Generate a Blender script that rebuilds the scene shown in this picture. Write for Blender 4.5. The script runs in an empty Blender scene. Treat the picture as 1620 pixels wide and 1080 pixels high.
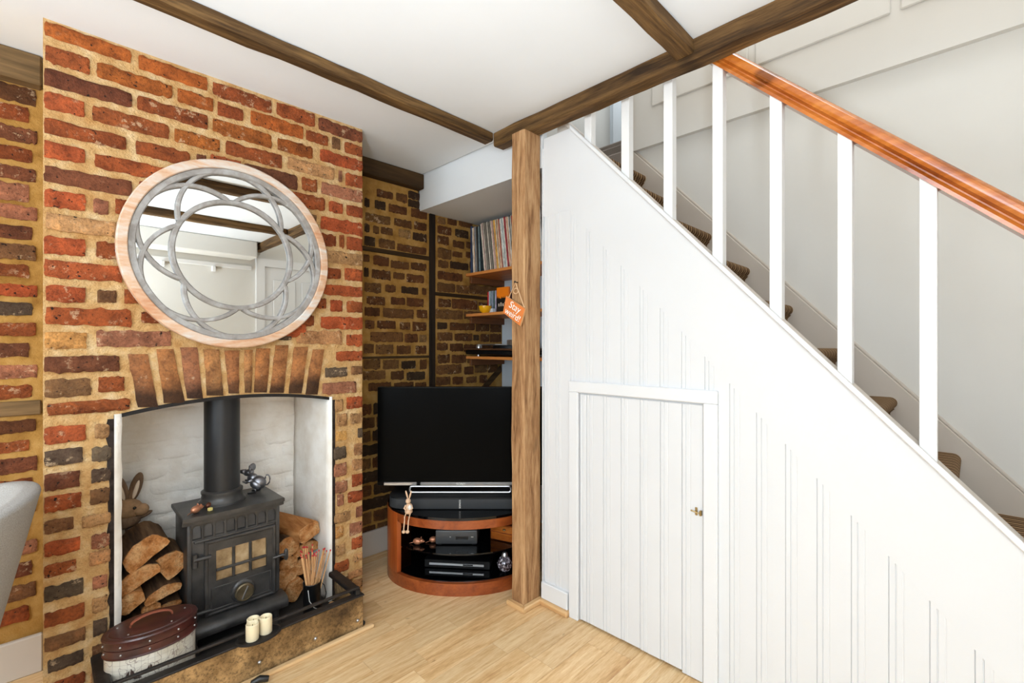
import bpy, bmesh, math, random
from mathutils import Vector, Matrix, noise as mnoise

random.seed(7)
SC = bpy.context.scene
COL = SC.collection
PI = math.pi

# ------------------------------------------------------------------ camera
H = 1.17                      # eye height
FPX, CX, CY = 736.0, 810.0, 545.0
cam_d = bpy.data.cameras.new('camera'); cam = bpy.data.objects.new('camera', cam_d); COL.objects.link(cam)
cam.location = (0, 0, H)
cam.rotation_euler = (PI / 2, 0, -math.asin(.7100))
cam_d.sensor_width = 36; cam_d.lens = FPX / 1620 * 36; cam_d.shift_y = 5 / 1620
cam_d.clip_start = .02
SC.camera = cam
# room axes seen from the lens (right vector, forward vector)
RX, RY, FX, FY = .7042, -.7100, .7100, .7042

# ------------------------------------------------------------------ world, lights, exposure
w = bpy.data.worlds.new('world'); SC.world = w; w.use_nodes = True
bg = w.node_tree.nodes['Background']; bg.inputs[0].default_value = (.80, .88, 1, 1); bg.inputs[1].default_value = 1.0
def area(name, loc, rot, sx, sy, power, col):
    d = bpy.data.lights.new(name, 'AREA'); d.shape = 'RECTANGLE'; d.size = sx; d.size_y = sy
    d.energy = power; d.color = col
    o = bpy.data.objects.new(name, d); COL.objects.link(o); o.location = loc; o.rotation_euler = rot
    return o
area('window_daylight_side', (-2.18, .90, 1.30), (0, -PI / 2, 0), 1.3, 1.7, 29, (.77, .89, 1))
area('window_daylight_back', (-1.20, -1.10, 1.42), (PI / 2, 0, 0), 1.5, 1.25, 24, (.77, .89, 1))
area('stairwell_fill', (2.0, .3, 3.75), (0, 0, 0), .6, 1.8, 10, (.97, .985, 1))  # added fill for the stairwell; the upper ceiling has no opening
area('ceiling_fill', (-.95, -.50, .30), (PI, 0, 0), .2, .2, 86, (.84, .92, 1))  # added unseen fill, aimed up to brighten the ceiling
area('landing_fill', (3.1, 1.95, 3.7), (0, 0, 0), .8, .7, 3.5, (.90, .95, 1))  # added fill for the landing, no window stands behind it
SC.view_settings.view_transform = 'Standard'; SC.view_settings.look = 'None'
SC.view_settings.gamma = 1; SC.view_settings.use_curve_mapping = False
SC.view_settings.exposure = .87
try: SC.cycles.caustics_reflective = False; SC.cycles.caustics_refractive = False
except Exception: pass

# ------------------------------------------------------------------ helpers
def lin(c):
    return tuple((v / 255 / 12.92 if v / 255 <= .04045 else ((v / 255 + .055) / 1.055) ** 2.4) for v in c) + (1,)

def at(px, py=None, X=None, Y=None, Z=None):
    """a point of the room on the plane X=, Y= or Z= for a position measured in the 1620x1080 frame"""
    a = (px - CX) / FPX
    dx, dy = RX * a + FX, RY * a + FY
    c = 0 if py is None else (CY - py) / FPX
    if X is not None: D = X / dx
    elif Y is not None: D = Y / dy
    else: D = (Z - H) / c
    return Vector((dx * D, dy * D, H + c * D))

ORG = {}
def mk(name, bm, mat, parent=None, smooth=False, xf=None, origin=None):
    """link a bmesh given in room coordinates as one object whose origin sits at its base"""
    if xf is not None: bmesh.ops.transform(bm, matrix=xf, verts=bm.verts)
    bmesh.ops.recalc_face_normals(bm, faces=bm.faces)
    vs = [v.co for v in bm.verts]
    lo = Vector((min(v.x for v in vs), min(v.y for v in vs), min(v.z for v in vs)))
    hi = Vector((max(v.x for v in vs), max(v.y for v in vs), max(v.z for v in vs)))
    o0 = Vector(origin) if origin is not None else Vector(((lo.x + hi.x) / 2, (lo.y + hi.y) / 2, lo.z))
    bmesh.ops.translate(bm, verts=bm.verts, vec=-o0)
    me = bpy.data.meshes.new(name); bm.to_mesh(me); bm.free()
    if smooth:
        for p in me.polygons: p.use_smooth = True
        if smooth != 'all':
            try: me.set_sharp_from_angle(angle=math.radians(38))
            except Exception: pass
    me.materials.append(MAT[mat] if isinstance(mat, str) else mat)
    o = bpy.data.objects.new(name, me); COL.objects.link(o)
    ORG[o.name] = o0
    if parent is not None:
        o.parent = parent; o.location = o0 - ORG[parent.name]
    else: o.location = o0
    return o

def empty(name, loc, label=None, cat=None, group=None):
    o = bpy.data.objects.new(name, None); COL.objects.link(o); o.location = loc
    o.empty_display_size = .05; ORG[o.name] = Vector(loc)
    if label: tag(o, label, cat, group)
    return o
def tag(o, label, cat, group=None):
    o['label'] = label; o['category'] = cat
    if group: o['group'] = group
    return o
def struct(o, label=None):
    o['kind'] = 'structure'
    if label: o['label'] = label
    return o

def box(bm, x0, x1, y0, y1, z0, z1, bevel=0, seg=1):
    r = bmesh.ops.create_cube(bm, size=1)
    for v in r['verts']:
        v.co = Vector(((x0 + x1) / 2 + v.co.x * (x1 - x0), (y0 + y1) / 2 + v.co.y * (y1 - y0), (z0 + z1) / 2 + v.co.z * (z1 - z0)))
    if bevel:
        es = list({e for v in r['verts'] for e in v.link_edges})
        bmesh.ops.bevel(bm, geom=es, offset=bevel, segments=seg, profile=.5, affect='EDGES')
    return bm
def BOX(*a, **k): return box(bmesh.new(), *a, **k)

def prism(bm, poly, fn, t0, t1, bevel=0, seg=1):
    """extrude a closed 2-D outline; fn(u, v, t) gives the point"""
    n = len(poly)
    a = [bm.verts.new(fn(u, v, t0)) for u, v in poly]
    b = [bm.verts.new(fn(u, v, t1)) for u, v in poly]
    fs = [bm.faces.new(a), bm.faces.new(b[::-1])]
    for i in range(n):
        fs.append(bm.faces.new((a[i], b[i], b[(i + 1) % n], a[(i + 1) % n])))
    if bevel:
        es = list({e for f in fs[:2] for e in f.edges})
        bmesh.ops.bevel(bm, geom=es, offset=bevel, segments=seg, profile=.5, affect='EDGES')
    return bm
XZ = lambda u, v, t: Vector((u, t, v))      # outline in X,Z pushed along Y
YZ = lambda u, v, t: Vector((t, u, v))      # outline in Y,Z pushed along X
XY = lambda u, v, t: Vector((u, v, t))      # outline in X,Y pushed along Z

def lathe(bm, prof, c, seg=24, axis=None, sx=1, sy=1, rot=0):
    """profile [(r, z)] turned about the z axis through c; axis turns z towards that direction"""
    q = Vector((0, 0, 1)).rotation_difference(Vector(axis).normalized()) if axis is not None else None
    rings = []
    for r, z in prof:
        ring = []
        for i in range(seg):
            t = 2 * PI * i / seg
            p = Vector((r * math.cos(t) * sx, r * math.sin(t) * sy, z))
            if rot: p = Matrix.Rotation(rot, 3, 'Z') @ p
            if q: p = q @ p
            ring.append(bm.verts.new(p + Vector(c)))
        rings.append(ring)
    for a, b in zip(rings, rings[1:]):
        for i in range(seg):
            j = (i + 1) % seg
            bm.faces.new((a[i], a[j], b[j], b[i]))
    bm.faces.new(rings[0][::-1]); bm.faces.new(rings[-1])
    return bm

def tube(bm, pts, r, seg=8, closed=False, rz=None):
    """round (or r x rz oval) bar along a path"""
    pts = [Vector(p) for p in pts]; n = len(pts); rings = []
    up = Vector((0, 0, 1))
    for i, p in enumerate(pts):
        if closed: t = pts[(i + 1) % n] - pts[i - 1]
        else: t = pts[min(i + 1, n - 1)] - pts[max(i - 1, 0)]
        t.normalize()
        u = up if abs(t.dot(up)) < .95 else Vector((1, 0, 0))
        s = t.cross(u).normalized(); v = s.cross(t).normalized()
        rr = r[i] if isinstance(r, (list, tuple)) else r
        rings.append([bm.verts.new(p + s * math.cos(2 * PI * k / seg) * rr + v * math.sin(2 * PI * k / seg) * (rz or rr)) for k in range(seg)])
    m = n if closed else n - 1
    for i in range(m):
        a, b = rings[i], rings[(i + 1) % n]
        for k in range(seg):
            bm.faces.new((a[k], a[(k + 1) % seg], b[(k + 1) % seg], b[k]))
    if not closed:
        bm.faces.new(rings[0][::-1]); bm.faces.new(rings[-1])
    return bm

def ell(bm, c, r, rot=None, seg=16, rings=10):
    m = Matrix.Translation(Vector(c))
    if rot is not None: m = m @ rot.to_4x4()
    m = m @ Matrix.Diagonal((r[0], r[1], r[2], 1))
    bmesh.ops.create_uvsphere(bm, u_segments=seg, v_segments=rings, radius=1, matrix=m)
    return bm

def text_mesh(name, body, size, depth, mat, parent, xf, shear=0, align='CENTER'):
    cu = bpy.data.curves.new('lettering', 'FONT'); cu.body = body; cu.size = size; cu.extrude = depth
    cu.align_x = align; cu.align_y = 'CENTER'; cu.shear = shear; cu.resolution_u = 3
    t = bpy.data.objects.new('lettering', cu); COL.objects.link(t)
    bpy.context.view_layer.update()
    me = bpy.data.meshes.new_from_object(t.evaluated_get(bpy.context.evaluated_depsgraph_get()))
    bm = bmesh.new(); bm.from_mesh(me)
    bpy.data.objects.remove(t); bpy.data.curves.remove(cu); bpy.data.meshes.remove(me)
    return mk(name, bm, mat, parent, xf=xf)

# ------------------------------------------------------------------ materials
MAT = {}
class NT:
    def __init__(s, name):
        m = bpy.data.materials.new(name); m.use_nodes = True; MAT[name] = m
        s.m, s.t = m, m.node_tree; s.b = s.t.nodes['Principled BSDF']
    def n(s, typ, **kw):
        x = s.t.nodes.new('ShaderNode' + typ)
        for k, v in kw.items(): setattr(x, k, v)
        return x
    def l(s, a, b): s.t.links.new(a, b)
    def pos(s, scale=(1, 1, 1), rnd=True):
        """room position (metres), shifted by a random amount per object"""
        g = s.n('NewGeometry'); o = g.outputs['Position']
        if rnd:
            oi = s.n('ObjectInfo'); mu = s.n('VectorMath', operation='SCALE'); mu.inputs[0].default_value = (17, 23, 31)
            s.l(oi.outputs['Random'], mu.inputs['Scale']); ad = s.n('VectorMath', operation='ADD')
            s.l(o, ad.inputs[0]); s.l(mu.outputs[0], ad.inputs[1]); o = ad.outputs[0]
        mp = s.n('VectorMath', operation='MULTIPLY'); mp.inputs[1].default_value = scale
        s.l(o, mp.inputs[0]); return mp.outputs[0]
    def noise(s, vec, scale, detail=4, rough=.55, dist=0):
        x = s.n('TexNoise'); x.inputs['Scale'].default_value = scale; x.inputs['Detail'].default_value = detail
        x.inputs['Roughness'].default_value = rough; x.inputs['Distortion'].default_value = dist
        s.l(vec, x.inputs['Vector']); return x.outputs['Fac']
    def ramp(s, fac, stops):
        x = s.n('ValToRGB'); e = x.color_ramp.elements
        while len(e) > 1: e.remove(e[-1])
        e[0].position = stops[0][0]; e[0].color = stops[0][1]
        for p, c in stops[1:]:
            k = e.new(p); k.color = c
        s.l(fac, x.inputs[0]); return x.outputs[0]
    def mix(s, fac, a, b, mode='MIX'):
        x = s.n('Mix', data_type='RGBA', blend_type=mode)
        for v, sock in ((fac, x.inputs[0]), (a, x.inputs[6]), (b, x.inputs[7])):
            if hasattr(v, 'links'): s.l(v, sock)
            else: sock.default_value = v
        return x.outputs[2]
    def math(s, op, a, b=None, clamp=False):
        x = s.n('Math', operation=op, use_clamp=clamp)
        for v, sock in ((a, x.inputs[0]), (b, x.inputs[1])):
            if v is None: continue
            if hasattr(v, 'links'): s.l(v, sock)
            else: sock.default_value = v
        return x.outputs[0]
    def bump(s, h, strength=.4, dist=.004):
        x = s.n('Bump'); x.inputs['Strength'].default_value = strength; x.inputs['Distance'].default_value = dist
        s.l(h, x.inputs['Height']); s.l(x.outputs[0], s.b.inputs['Normal'])
    def out(s, col=None, rough=None, metal=None, spec=None, coat=None, trans=None):
        for v, k in ((col, 'Base Color'), (rough, 'Roughness'), (metal, 'Metallic'), (spec, 'Specular IOR Level'), (coat, 'Coat Weight'), (trans, 'Transmission Weight')):
            if v is None: continue
            if hasattr(v, 'links'): s.l(v, s.b.inputs[k])
            else: s.b.inputs[k].default_value = v
        return s.m
W1, K1 = (1, 1, 1, 1), (0, 0, 0, 1)

def plain(name, c, rough=.5, metal=0, var=.12, scale=30, bump=0, coat=0, bscale=None, spec=.5):
    """one colour with slight unevenness"""
    t = NT(name); p = t.pos(); f = t.noise(p, scale)
    k = lin(c)
    lo = tuple(v * (1 - var) for v in k[:3]) + (1,); hi = tuple(min(1, v * (1 + var)) for v in k[:3]) + (1,)
    t.out(t.ramp(f, [(.3, lo), (.7, hi)]), rough, metal, spec, coat)
    if bump: t.bump(t.noise(p, bscale or scale * 2, 5), bump)
    return t.m

def wood(name, dark, mid, light, axis='X', fine=60, rough=.55, bump=.25, coat=0, knots=True, tone=.0, stretch=14, spec=.5):
    t = NT(name)
    sc = {'X': (1 / stretch, 1, 1), 'Y': (1, 1 / stretch, 1), 'Z': (1, 1, 1 / stretch)}[axis]
    p = t.pos(sc)
    f1 = t.noise(p, fine * .32, 3, .5, 1.3); f2 = t.noise(p, fine * 2.2, 4, .65)
    f = t.math('ADD', t.math('MULTIPLY', f1, .65), t.math('MULTIPLY', f2, .35))
    c = t.ramp(f, [(.32, lin(dark)), (.47, lin(mid)), (.64, lin(light))])
    if knots:
        k = t.noise(t.pos({'X': (.45, 1, 1), 'Y': (1, .45, 1), 'Z': (1, 1, .45)}[axis]), 9, 1, .4)
        kf = t.ramp(k, [(.70, K1), (.76, W1)])
        c = t.mix(t.math('MULTIPLY', kf, .65), c, lin(tuple(v * .6 for v in dark)))
    if tone:
        oi = t.n('ObjectInfo'); g = t.math('ADD', t.math('MULTIPLY', oi.outputs['Random'], tone), 1 - tone / 2)
        cc = t.n('CombineColor'); [t.l(g, cc.inputs[i]) for i in range(3)]
        c = t.mix(1.0, c, cc.outputs[0], 'MULTIPLY')
    t.out(c, rough, 0, spec, coat); t.bump(f2, bump, .003)
    return t.m

def brickmat(name, lime=.5, dirt=1.0):
    t = NT(name); oi = t.n('ObjectInfo'); p = t.pos()
    big = t.noise(p, 22, 4, .6); fine = t.noise(p, 120, 5, .7); pit = t.noise(p, 75, 2, .5)
    v = t.ramp(big, [(.26, (.42, .37, .34, 1)), (.42, (.82, .80, .78, 1)), (.56, (1.05, 1.05, 1.05, 1)), (.74, (1.5, 1.42, 1.3, 1))])
    c = t.mix(1.0, oi.outputs['Color'], v, 'MULTIPLY')
    c = t.mix(t.math('MULTIPLY', t.ramp(fine, [(.35, W1), (.55, K1)]), .45), c, lin((58, 32, 22)))
    c = t.mix(t.ramp(pit, [(.29, W1), (.34, K1)]), c, lin((36, 24, 18)))
    lm = t.noise(p, 34, 5, .75); l2 = t.noise(p, 7, 1)
    g = t.math('MULTIPLY', t.ramp(lm, [(.57, K1), (.63, W1)]), t.ramp(l2, [(.46, K1), (.60, W1)]))
    c = t.mix(t.math('MULTIPLY', g, lime), c, lin((222, 190, 150)))
    t.out(c, .88, spec=.25)
    t.bump(t.math('ADD', t.math('MULTIPLY', fine, .6), t.math('MULTIPLY', big, .8)), 1.0, .010)
    return t.m

def build_materials():
    brickmat('brick', .55)
    # mortar
    t = NT('mortar'); p = t.pos(rnd=False); a = t.noise(p, 16, 4); b = t.noise(p, 190, 4, .7); c2 = t.noise(p, 55, 3)
    c = t.ramp(a, [(.3, lin((196, 146, 88))), (.5, lin((216, 174, 118))), (.72, lin((236, 208, 162)))])
    c = t.mix(t.math('MULTIPLY', t.ramp(b, [(.32, W1), (.5, K1)]), .35), c, lin((150, 106, 58)))
    t.out(c, .95, spec=.15); t.bump(t.math('ADD', t.math('MULTIPLY', b, .5), c2), 1.0, .012)
    t = NT('mortar_shaded'); p = t.pos(rnd=False); a = t.noise(p, 14, 4); b = t.noise(p, 150, 4, .7)  # alcove shade put into a darker, yellower mortar colour
    c = t.ramp(a, [(.3, lin((146, 104, 48))), (.5, lin((176, 132, 68))), (.72, lin((196, 154, 90)))])
    t.out(c, .95, spec=.15); t.bump(b, .8, .006)
    # voussoirs: brown bricks sooted at the foot
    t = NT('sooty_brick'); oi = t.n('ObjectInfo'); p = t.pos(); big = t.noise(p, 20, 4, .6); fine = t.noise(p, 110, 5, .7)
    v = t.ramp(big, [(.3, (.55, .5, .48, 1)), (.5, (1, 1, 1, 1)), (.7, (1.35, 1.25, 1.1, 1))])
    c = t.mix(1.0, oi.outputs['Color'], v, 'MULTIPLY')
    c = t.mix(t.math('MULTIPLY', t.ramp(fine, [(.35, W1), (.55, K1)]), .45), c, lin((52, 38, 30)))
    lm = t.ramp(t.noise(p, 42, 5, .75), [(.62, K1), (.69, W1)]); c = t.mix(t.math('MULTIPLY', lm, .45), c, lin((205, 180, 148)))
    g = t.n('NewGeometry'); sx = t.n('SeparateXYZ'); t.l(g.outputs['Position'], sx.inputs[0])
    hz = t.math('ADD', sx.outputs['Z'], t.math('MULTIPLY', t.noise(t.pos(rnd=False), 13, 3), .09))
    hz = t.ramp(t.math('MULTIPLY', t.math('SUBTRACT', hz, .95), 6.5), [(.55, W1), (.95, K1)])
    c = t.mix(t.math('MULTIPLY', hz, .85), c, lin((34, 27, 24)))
    t.out(c, .9, spec=.2); t.bump(t.math('ADD', fine, big), .8, .006)
    plain('soot', (52, 44, 40), .95, var=.5, scale=40, bump=.8, spec=.1)
    # whites
    plain('ceiling_paint', (228, 231, 233), .9, var=.015, scale=3, spec=.2)
    plain('wall_paint', (224, 221, 214), .85, var=.02, scale=3, spec=.2)
    plain('panel_paint', (216, 217, 218), .6, var=.012, scale=5, bump=.03, bscale=60, spec=.25)
    plain('gloss_white', (230, 229, 227), .35, var=.01, scale=5, spec=.45)
    plain('trim_paint', (221, 222, 223), .55, var=.01, scale=5, spec=.3)
    plain('skirt_paint', (200, 190, 178), .6, var=.03, scale=6)
    plain('cool_white', (214, 222, 228), .5, var=.02, scale=5)
    plain('green_cloth', (112, 140, 110), .9, var=.12, scale=20)
    # white-washed brick in the fire opening
    t = NT('limewash'); p = t.pos(rnd=False); a = t.noise(p, 9, 4); b = t.noise(p, 60, 5, .6, .6); s_ = t.noise(p, 26, 2, .4)
    c = t.ramp(a, [(.3, lin((230, 221, 208))), (.6, lin((246, 241, 233)))])
    c = t.mix(t.ramp(s_, [(.215, W1), (.235, K1)]), c, lin((70, 58, 48)))
    t.out(c, .9, spec=.2); t.bump(b, .5, .006)
    # timbers
    for ax in 'XYZ':
        wood('old_oak_' + ax, (44, 29, 14), (84, 60, 32), (122, 92, 54), ax, 75, .72, .9, spec=.25)
    wood('post_oak_Z', (112, 76, 46), (162, 120, 80), (196, 156, 112), 'Z', 85, .72, .9, stretch=9, spec=.25)
    wood('dark_timber_Z', (24, 18, 14), (36, 27, 20), (52, 40, 29), 'Z', 50, .8, .5, knots=False, spec=.2)
    wood('dark_timber_X', (40, 28, 16), (60, 43, 24), (84, 62, 36), 'X', 50, .8, .5, knots=False, spec=.2)
    wood('weathered_X', (74, 58, 38), (104, 82, 54), (132, 104, 70), 'X', 50, .8, .5, spec=.2)
    # laminate boards: long grain with flame figure and small knots
    t = NT('floor_oak'); p = t.pos((1 / 9, 1, 1)); wv = t.n('TexWave', wave_type='BANDS', bands_direction='Y')
    for k_, v_ in (('Scale', 7), ('Distortion', 14), ('Detail', 2), ('Detail Scale', 1.6), ('Detail Roughness', .6)): wv.inputs[k_].default_value = v_
    t.l(p, wv.inputs['Vector']); f2 = t.noise(p, 170, 4, .65); f3 = t.noise(p, 9, 2)
    f = t.math('ADD', t.math('MULTIPLY', wv.outputs['Fac'], .10), t.math('ADD', t.math('MULTIPLY', f2, .50), t.math('MULTIPLY', f3, .42)))
    c = t.ramp(f, [(.30, lin((186, 138, 88))), (.46, lin((218, 178, 126))), (.64, lin((236, 206, 160)))])
    kn = t.ramp(t.noise(t.pos((.6, 1, 1)), 34, 1, .4), [(.76, K1), (.82, W1)]); c = t.mix(t.math('MULTIPLY', kn, .5), c, lin((140, 92, 50)))
    oi = t.n('ObjectInfo'); g = t.math('ADD', t.math('MULTIPLY', oi.outputs['Random'], .17), .91); cc = t.n('CombineColor'); [t.l(g, cc.inputs[i]) for i in range(3)]
    t.out(t.mix(1.0, c, cc.outputs[0], 'MULTIPLY'), .40, spec=.45); t.bump(f2, .06, .002)
    wood('pine_trim_X', (188, 140, 90), (212, 170, 118), (226, 190, 142), 'X', 50, .5, .1, knots=False)
    wood('pine_trim_Y', (188, 140, 90), (212, 170, 118), (226, 190, 142), 'Y', 50, .5, .1, knots=False)
    wood('rail_pine', (136, 66, 18), (174, 94, 32), (202, 124, 54), 'Y', 34, .22, .04, coat=.5)
    wood('cherry', (122, 48, 14), (160, 72, 26), (186, 96, 42), 'Z', 40, .3, .04, knots=False, coat=.3)
    wood('cherry_ring', (108, 46, 18), (140, 66, 28), (164, 84, 38), 'X', 40, .3, .04, knots=False, coat=.3)
    wood('shelf_beech', (186, 106, 42), (212, 132, 62), (226, 150, 82), 'Y', 40, .45, .05, knots=False)
    wood('batten_wood', (84, 48, 20), (112, 66, 30), (134, 82, 42), 'X', 40, .6, .1, knots=False)
    wood('log_bark', (52, 38, 26), (88, 64, 44), (128, 98, 70), 'Y', 60, .9, .9, spec=.15)
    wood('split_wood', (128, 76, 36), (172, 112, 62), (200, 142, 88), 'Y', 60, .85, .6, knots=False, spec=.15)
    # log ends
    t = NT('log_end'); p = t.pos(); f = t.noise(p, 26, 5, .6); f2 = t.noise(p, 150, 4, .6)
    c = t.ramp(f, [(.28, lin((138, 80, 38))), (.46, lin((204, 138, 80))), (.68, lin((232, 184, 130)))])
    c = t.mix(t.math('MULTIPLY', t.ramp(f2, [(.35, W1), (.5, K1)]), .4), c, lin((120, 72, 38)))
    t.out(c, .9, spec=.15); t.bump(t.math('ADD', f, f2), 1.0, .010)
    # mirror frame
    wood('limed_wood', (196, 136, 94), (210, 174, 144), (214, 210, 204), 'X', 44, .6, .3, knots=False, stretch=4)
    t = NT('grey_wood'); p = t.pos(); f = t.noise(p, 18, 4, .6, 1)
    t.out(t.ramp(f, [(.3, lin((132, 126, 120))), (.5, lin((154, 149, 144))), (.72, lin((178, 177, 176)))]), .5); t.bump(f, .2)
    t = NT('mirror_glass'); t.out(lin((236, 238, 236)), .0, 1.0)
    # stove
    t = NT('cast_iron'); p = t.pos(); f = t.noise(p, 14, 4); f2 = t.noise(p, 260, 3, .6)
    t.out(t.ramp(f, [(.3, lin((44, 43, 43))), (.7, lin((78, 75, 72)))]), .36, .15); t.bump(f2, .25, .002)
    plain('flue_black', (34, 34, 35), .42, .2, var=.15, scale=10)
    t = NT('stove_glass'); p = t.pos(rnd=False); f = t.noise(p, 22, 4, .6)
    t.out(t.ramp(f, [(.3, lin((122, 96, 66))), (.55, lin((170, 142, 104))), (.75, lin((196, 172, 138)))]), .14, 0, .6)  # beige floor reflection painted into the pane colour
    plain('worn_brass', (128, 114, 90), .38, .8, var=.25, scale=30)
    t = NT('kerb_bronze'); p = t.pos(rnd=False); f = t.noise(p, 7, 5, .65); f2 = t.noise(p, 90, 4, .75)
    c = t.ramp(f, [(.34, lin((84, 64, 42))), (.5, lin((146, 116, 76))), (.64, lin((202, 166, 116)))])
    c = t.mix(t.math('MULTIPLY', t.ramp(f2, [(.38, W1), (.52, K1)]), .55), c, lin((44, 34, 24)))
    t.out(c, .5, .45); t.bump(f2, .3, .002)
    plain('iron_dark', (52, 48, 46), .5, .6, var=.3, scale=30, bump=.2)
    plain('iron_lintel', (26, 20, 18), .7, .3, var=.3, scale=30)
    plain('slate', (42, 38, 35), .8, var=.35, scale=18, bump=.4)
    plain('ash', (186, 184, 182), .95, var=.3, scale=120, bump=.8)
    plain('steel', (190, 190, 190), .3, .9, var=.05)
    plain('pewter', (128, 128, 132), .32, .85, var=.2, scale=40)
    plain('copper', (190, 128, 96), .4, .5, var=.25, scale=60)
    plain('dark_copper', (110, 66, 50), .4, .5, var=.25, scale=60)
    plain('cheese', (236, 214, 130), .6)
    plain('wax', (240, 226, 192), .5, var=.03, spec=.4)
    plain('match_wood', (224, 172, 118), .7, var=.12, scale=60)
    plain('match_red', (196, 40, 44), .6)
    plain('black_enamel', (18, 18, 19), .35, var=.2)
    plain('white_enamel', (225, 222, 215), .4)
    t = NT('leather'); p = t.pos(); f = t.noise(p, 20, 4); f2 = t.noise(p, 300, 3)
    t.out(t.ramp(f, [(.3, lin((48, 22, 19))), (.7, lin((84, 40, 35)))]), .36, 0, .6, .15); t.bump(f2, .15, .001)
    plain('leather_tan', (150, 84, 62), .5, var=.15)
    # map-printed cloth of the tin
    t = NT('map_print'); g = t.n('NewGeometry'); p = t.pos(rnd=False); f = t.noise(p, 8, 4)
    c = t.ramp(f, [(.35, lin((196, 184, 162))), (.55, lin((228, 222, 208)))])
    sp = t.n('SeparateXYZ'); t.l(g.outputs['Position'], sp.inputs[0])
    for o_, s_ in (('X', 60), ('Z', 62)):
        fr = t.math('FRACT', t.math('MULTIPLY', sp.outputs[o_], s_)); c = t.mix(t.math('MULTIPLY', t.math('LESS_THAN', fr, .07), .35), c, lin((120, 104, 92)))
    cn = t.noise(p, 26, 2, .5); ln = t.math('LESS_THAN', t.math('ABSOLUTE', t.math('SUBTRACT', cn, .56)), .012)
    c = t.mix(t.math('MULTIPLY', ln, .55), c, lin((110, 80, 72)))
    t.out(c, .55)
    plain('print_ink', (70, 52, 46), .7)
    # rabbit plaque
    wood('rabbit_brown', (74, 54, 38), (106, 80, 58), (140, 110, 82), 'Z', 60, .8, .4, knots=False, stretch=5)
    plain('rabbit_tan', (164, 128, 92), .8, var=.25, scale=40)
    plain('rabbit_cream', (220, 200, 176), .8, var=.06)
    plain('bead_black', (14, 12, 11), .2)
    plain('rabbit_pale', (226, 190, 156), .7, var=.12, scale=60)
    # media corner
    t = NT('screen_black'); t.out((.002, .002, .002, 1), .25, 0, .04)
    plain('plastic_black', (9, 9, 10), .5, var=.1, spec=.25)
    plain('speaker_cloth', (44, 46, 48), .7, var=.2, scale=400)
    t = NT('glass_black'); t.out((.002, .002, .0025, 1), .03, 0, .55)
    plain('hifi_grey', (74, 76, 78), .4, .4, var=.05)
    plain('hifi_dark', (10, 8, 8), .2)
    t = NT('clear_glass'); t.out((.9, .93, .95, 1), .04, 0, .5, None, .95)
    t = NT('cut_glass'); p = t.pos(); f = t.noise(p, 90, 2)
    t.out(t.ramp(f, [(.4, lin((28, 26, 30))), (.56, lin((120, 110, 118))), (.62, lin((230, 225, 235)))]), .12, .3, .8)
    plain('turntable_walnut', (84, 54, 34), .35, var=.2)
    plain('yellow_glaze', (248, 182, 22), .2, var=.03, coat=.4)
    plain('sign_orange', (218, 124, 58), .7, var=.1, scale=30, bump=.1)
    plain('sign_edge', (188, 140, 92), .8)
    plain('twine', (214, 178, 138), .9, var=.2, scale=200)
    plain('chalk_white', (244, 240, 232), .8)
    t = NT('paper_spine'); oi = t.n('ObjectInfo'); p = t.pos((1, 1, .25)); f = t.noise(p, 90, 4, .7)
    c = t.mix(1.0, oi.outputs['Color'], t.ramp(f, [(.35, (.45, .43, .42, 1)), (.6, (1.1, 1.1, 1.1, 1))]), 'MULTIPLY'); t.out(c, .6)
    plain('book_orange', (248, 132, 20), .45, var=.02)
    plain('book_black', (24, 20, 16), .5, var=.2)
    plain('cable_yellow', (230, 190, 60), .5)
    # chair
    t = NT('chair_fabric'); p = t.pos(); f = t.noise(p, 420, 3, .7); f1 = t.noise(p, 8, 2)
    c = t.ramp(f, [(.3, lin((140, 136, 131))), (.7, lin((178, 174, 168)))]); t.out(c, .95, spec=.15); t.bump(f, .5, .002)
    # stair carpet: stripes running up the flight
    t = NT('stair_carpet'); g = t.n('NewGeometry'); sp = t.n('SeparateXYZ'); t.l(g.outputs['Position'], sp.inputs[0])
    fr = t.math('FRACT', t.math('MULTIPLY', sp.outputs['X'], 22)); p = t.pos(rnd=False)
    k = lambda *c: lin(c)
    c = t.ramp(fr, [(0, k(86, 62, 44)), (.16, k(86, 62, 44)), (.19, k(178, 150, 112)), (.30, k(178, 150, 112)), (.33, k(120, 92, 64)), (.52, k(120, 92, 64)), (.55, k(64, 46, 34)), (.70, k(64, 46, 34)), (.73, k(150, 122, 90)), (.86, k(150, 122, 90)), (.9, k(98, 72, 50))])
    f = t.noise(p, 500, 2); t.out(c, .98, spec=.1); t.bump(f, .6, .003)
    plain('landing_carpet', (150, 140, 132), .98, var=.15, scale=300, bump=.5)
    plain('brass', (168, 144, 96), .35, .85, var=.15)
    plain('void_black', (6, 6, 6), .9)
    t = NT('window_glass'); t.out((.95, .97, 1, 1), .02, 0, .5, None, 1.0)
build_materials()

# ================================================================== THE ROOM
YC, YW, XS, XW, XA, CEIL = 2.06, 2.39, 1.605, 2.36, 2.30, 2.19   # chimney face, rear brick wall, stair panel, stair wall, alcove end, ceiling
XL, YB = -2.30, -1.18                                            # window wall, wall behind the camera

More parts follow.
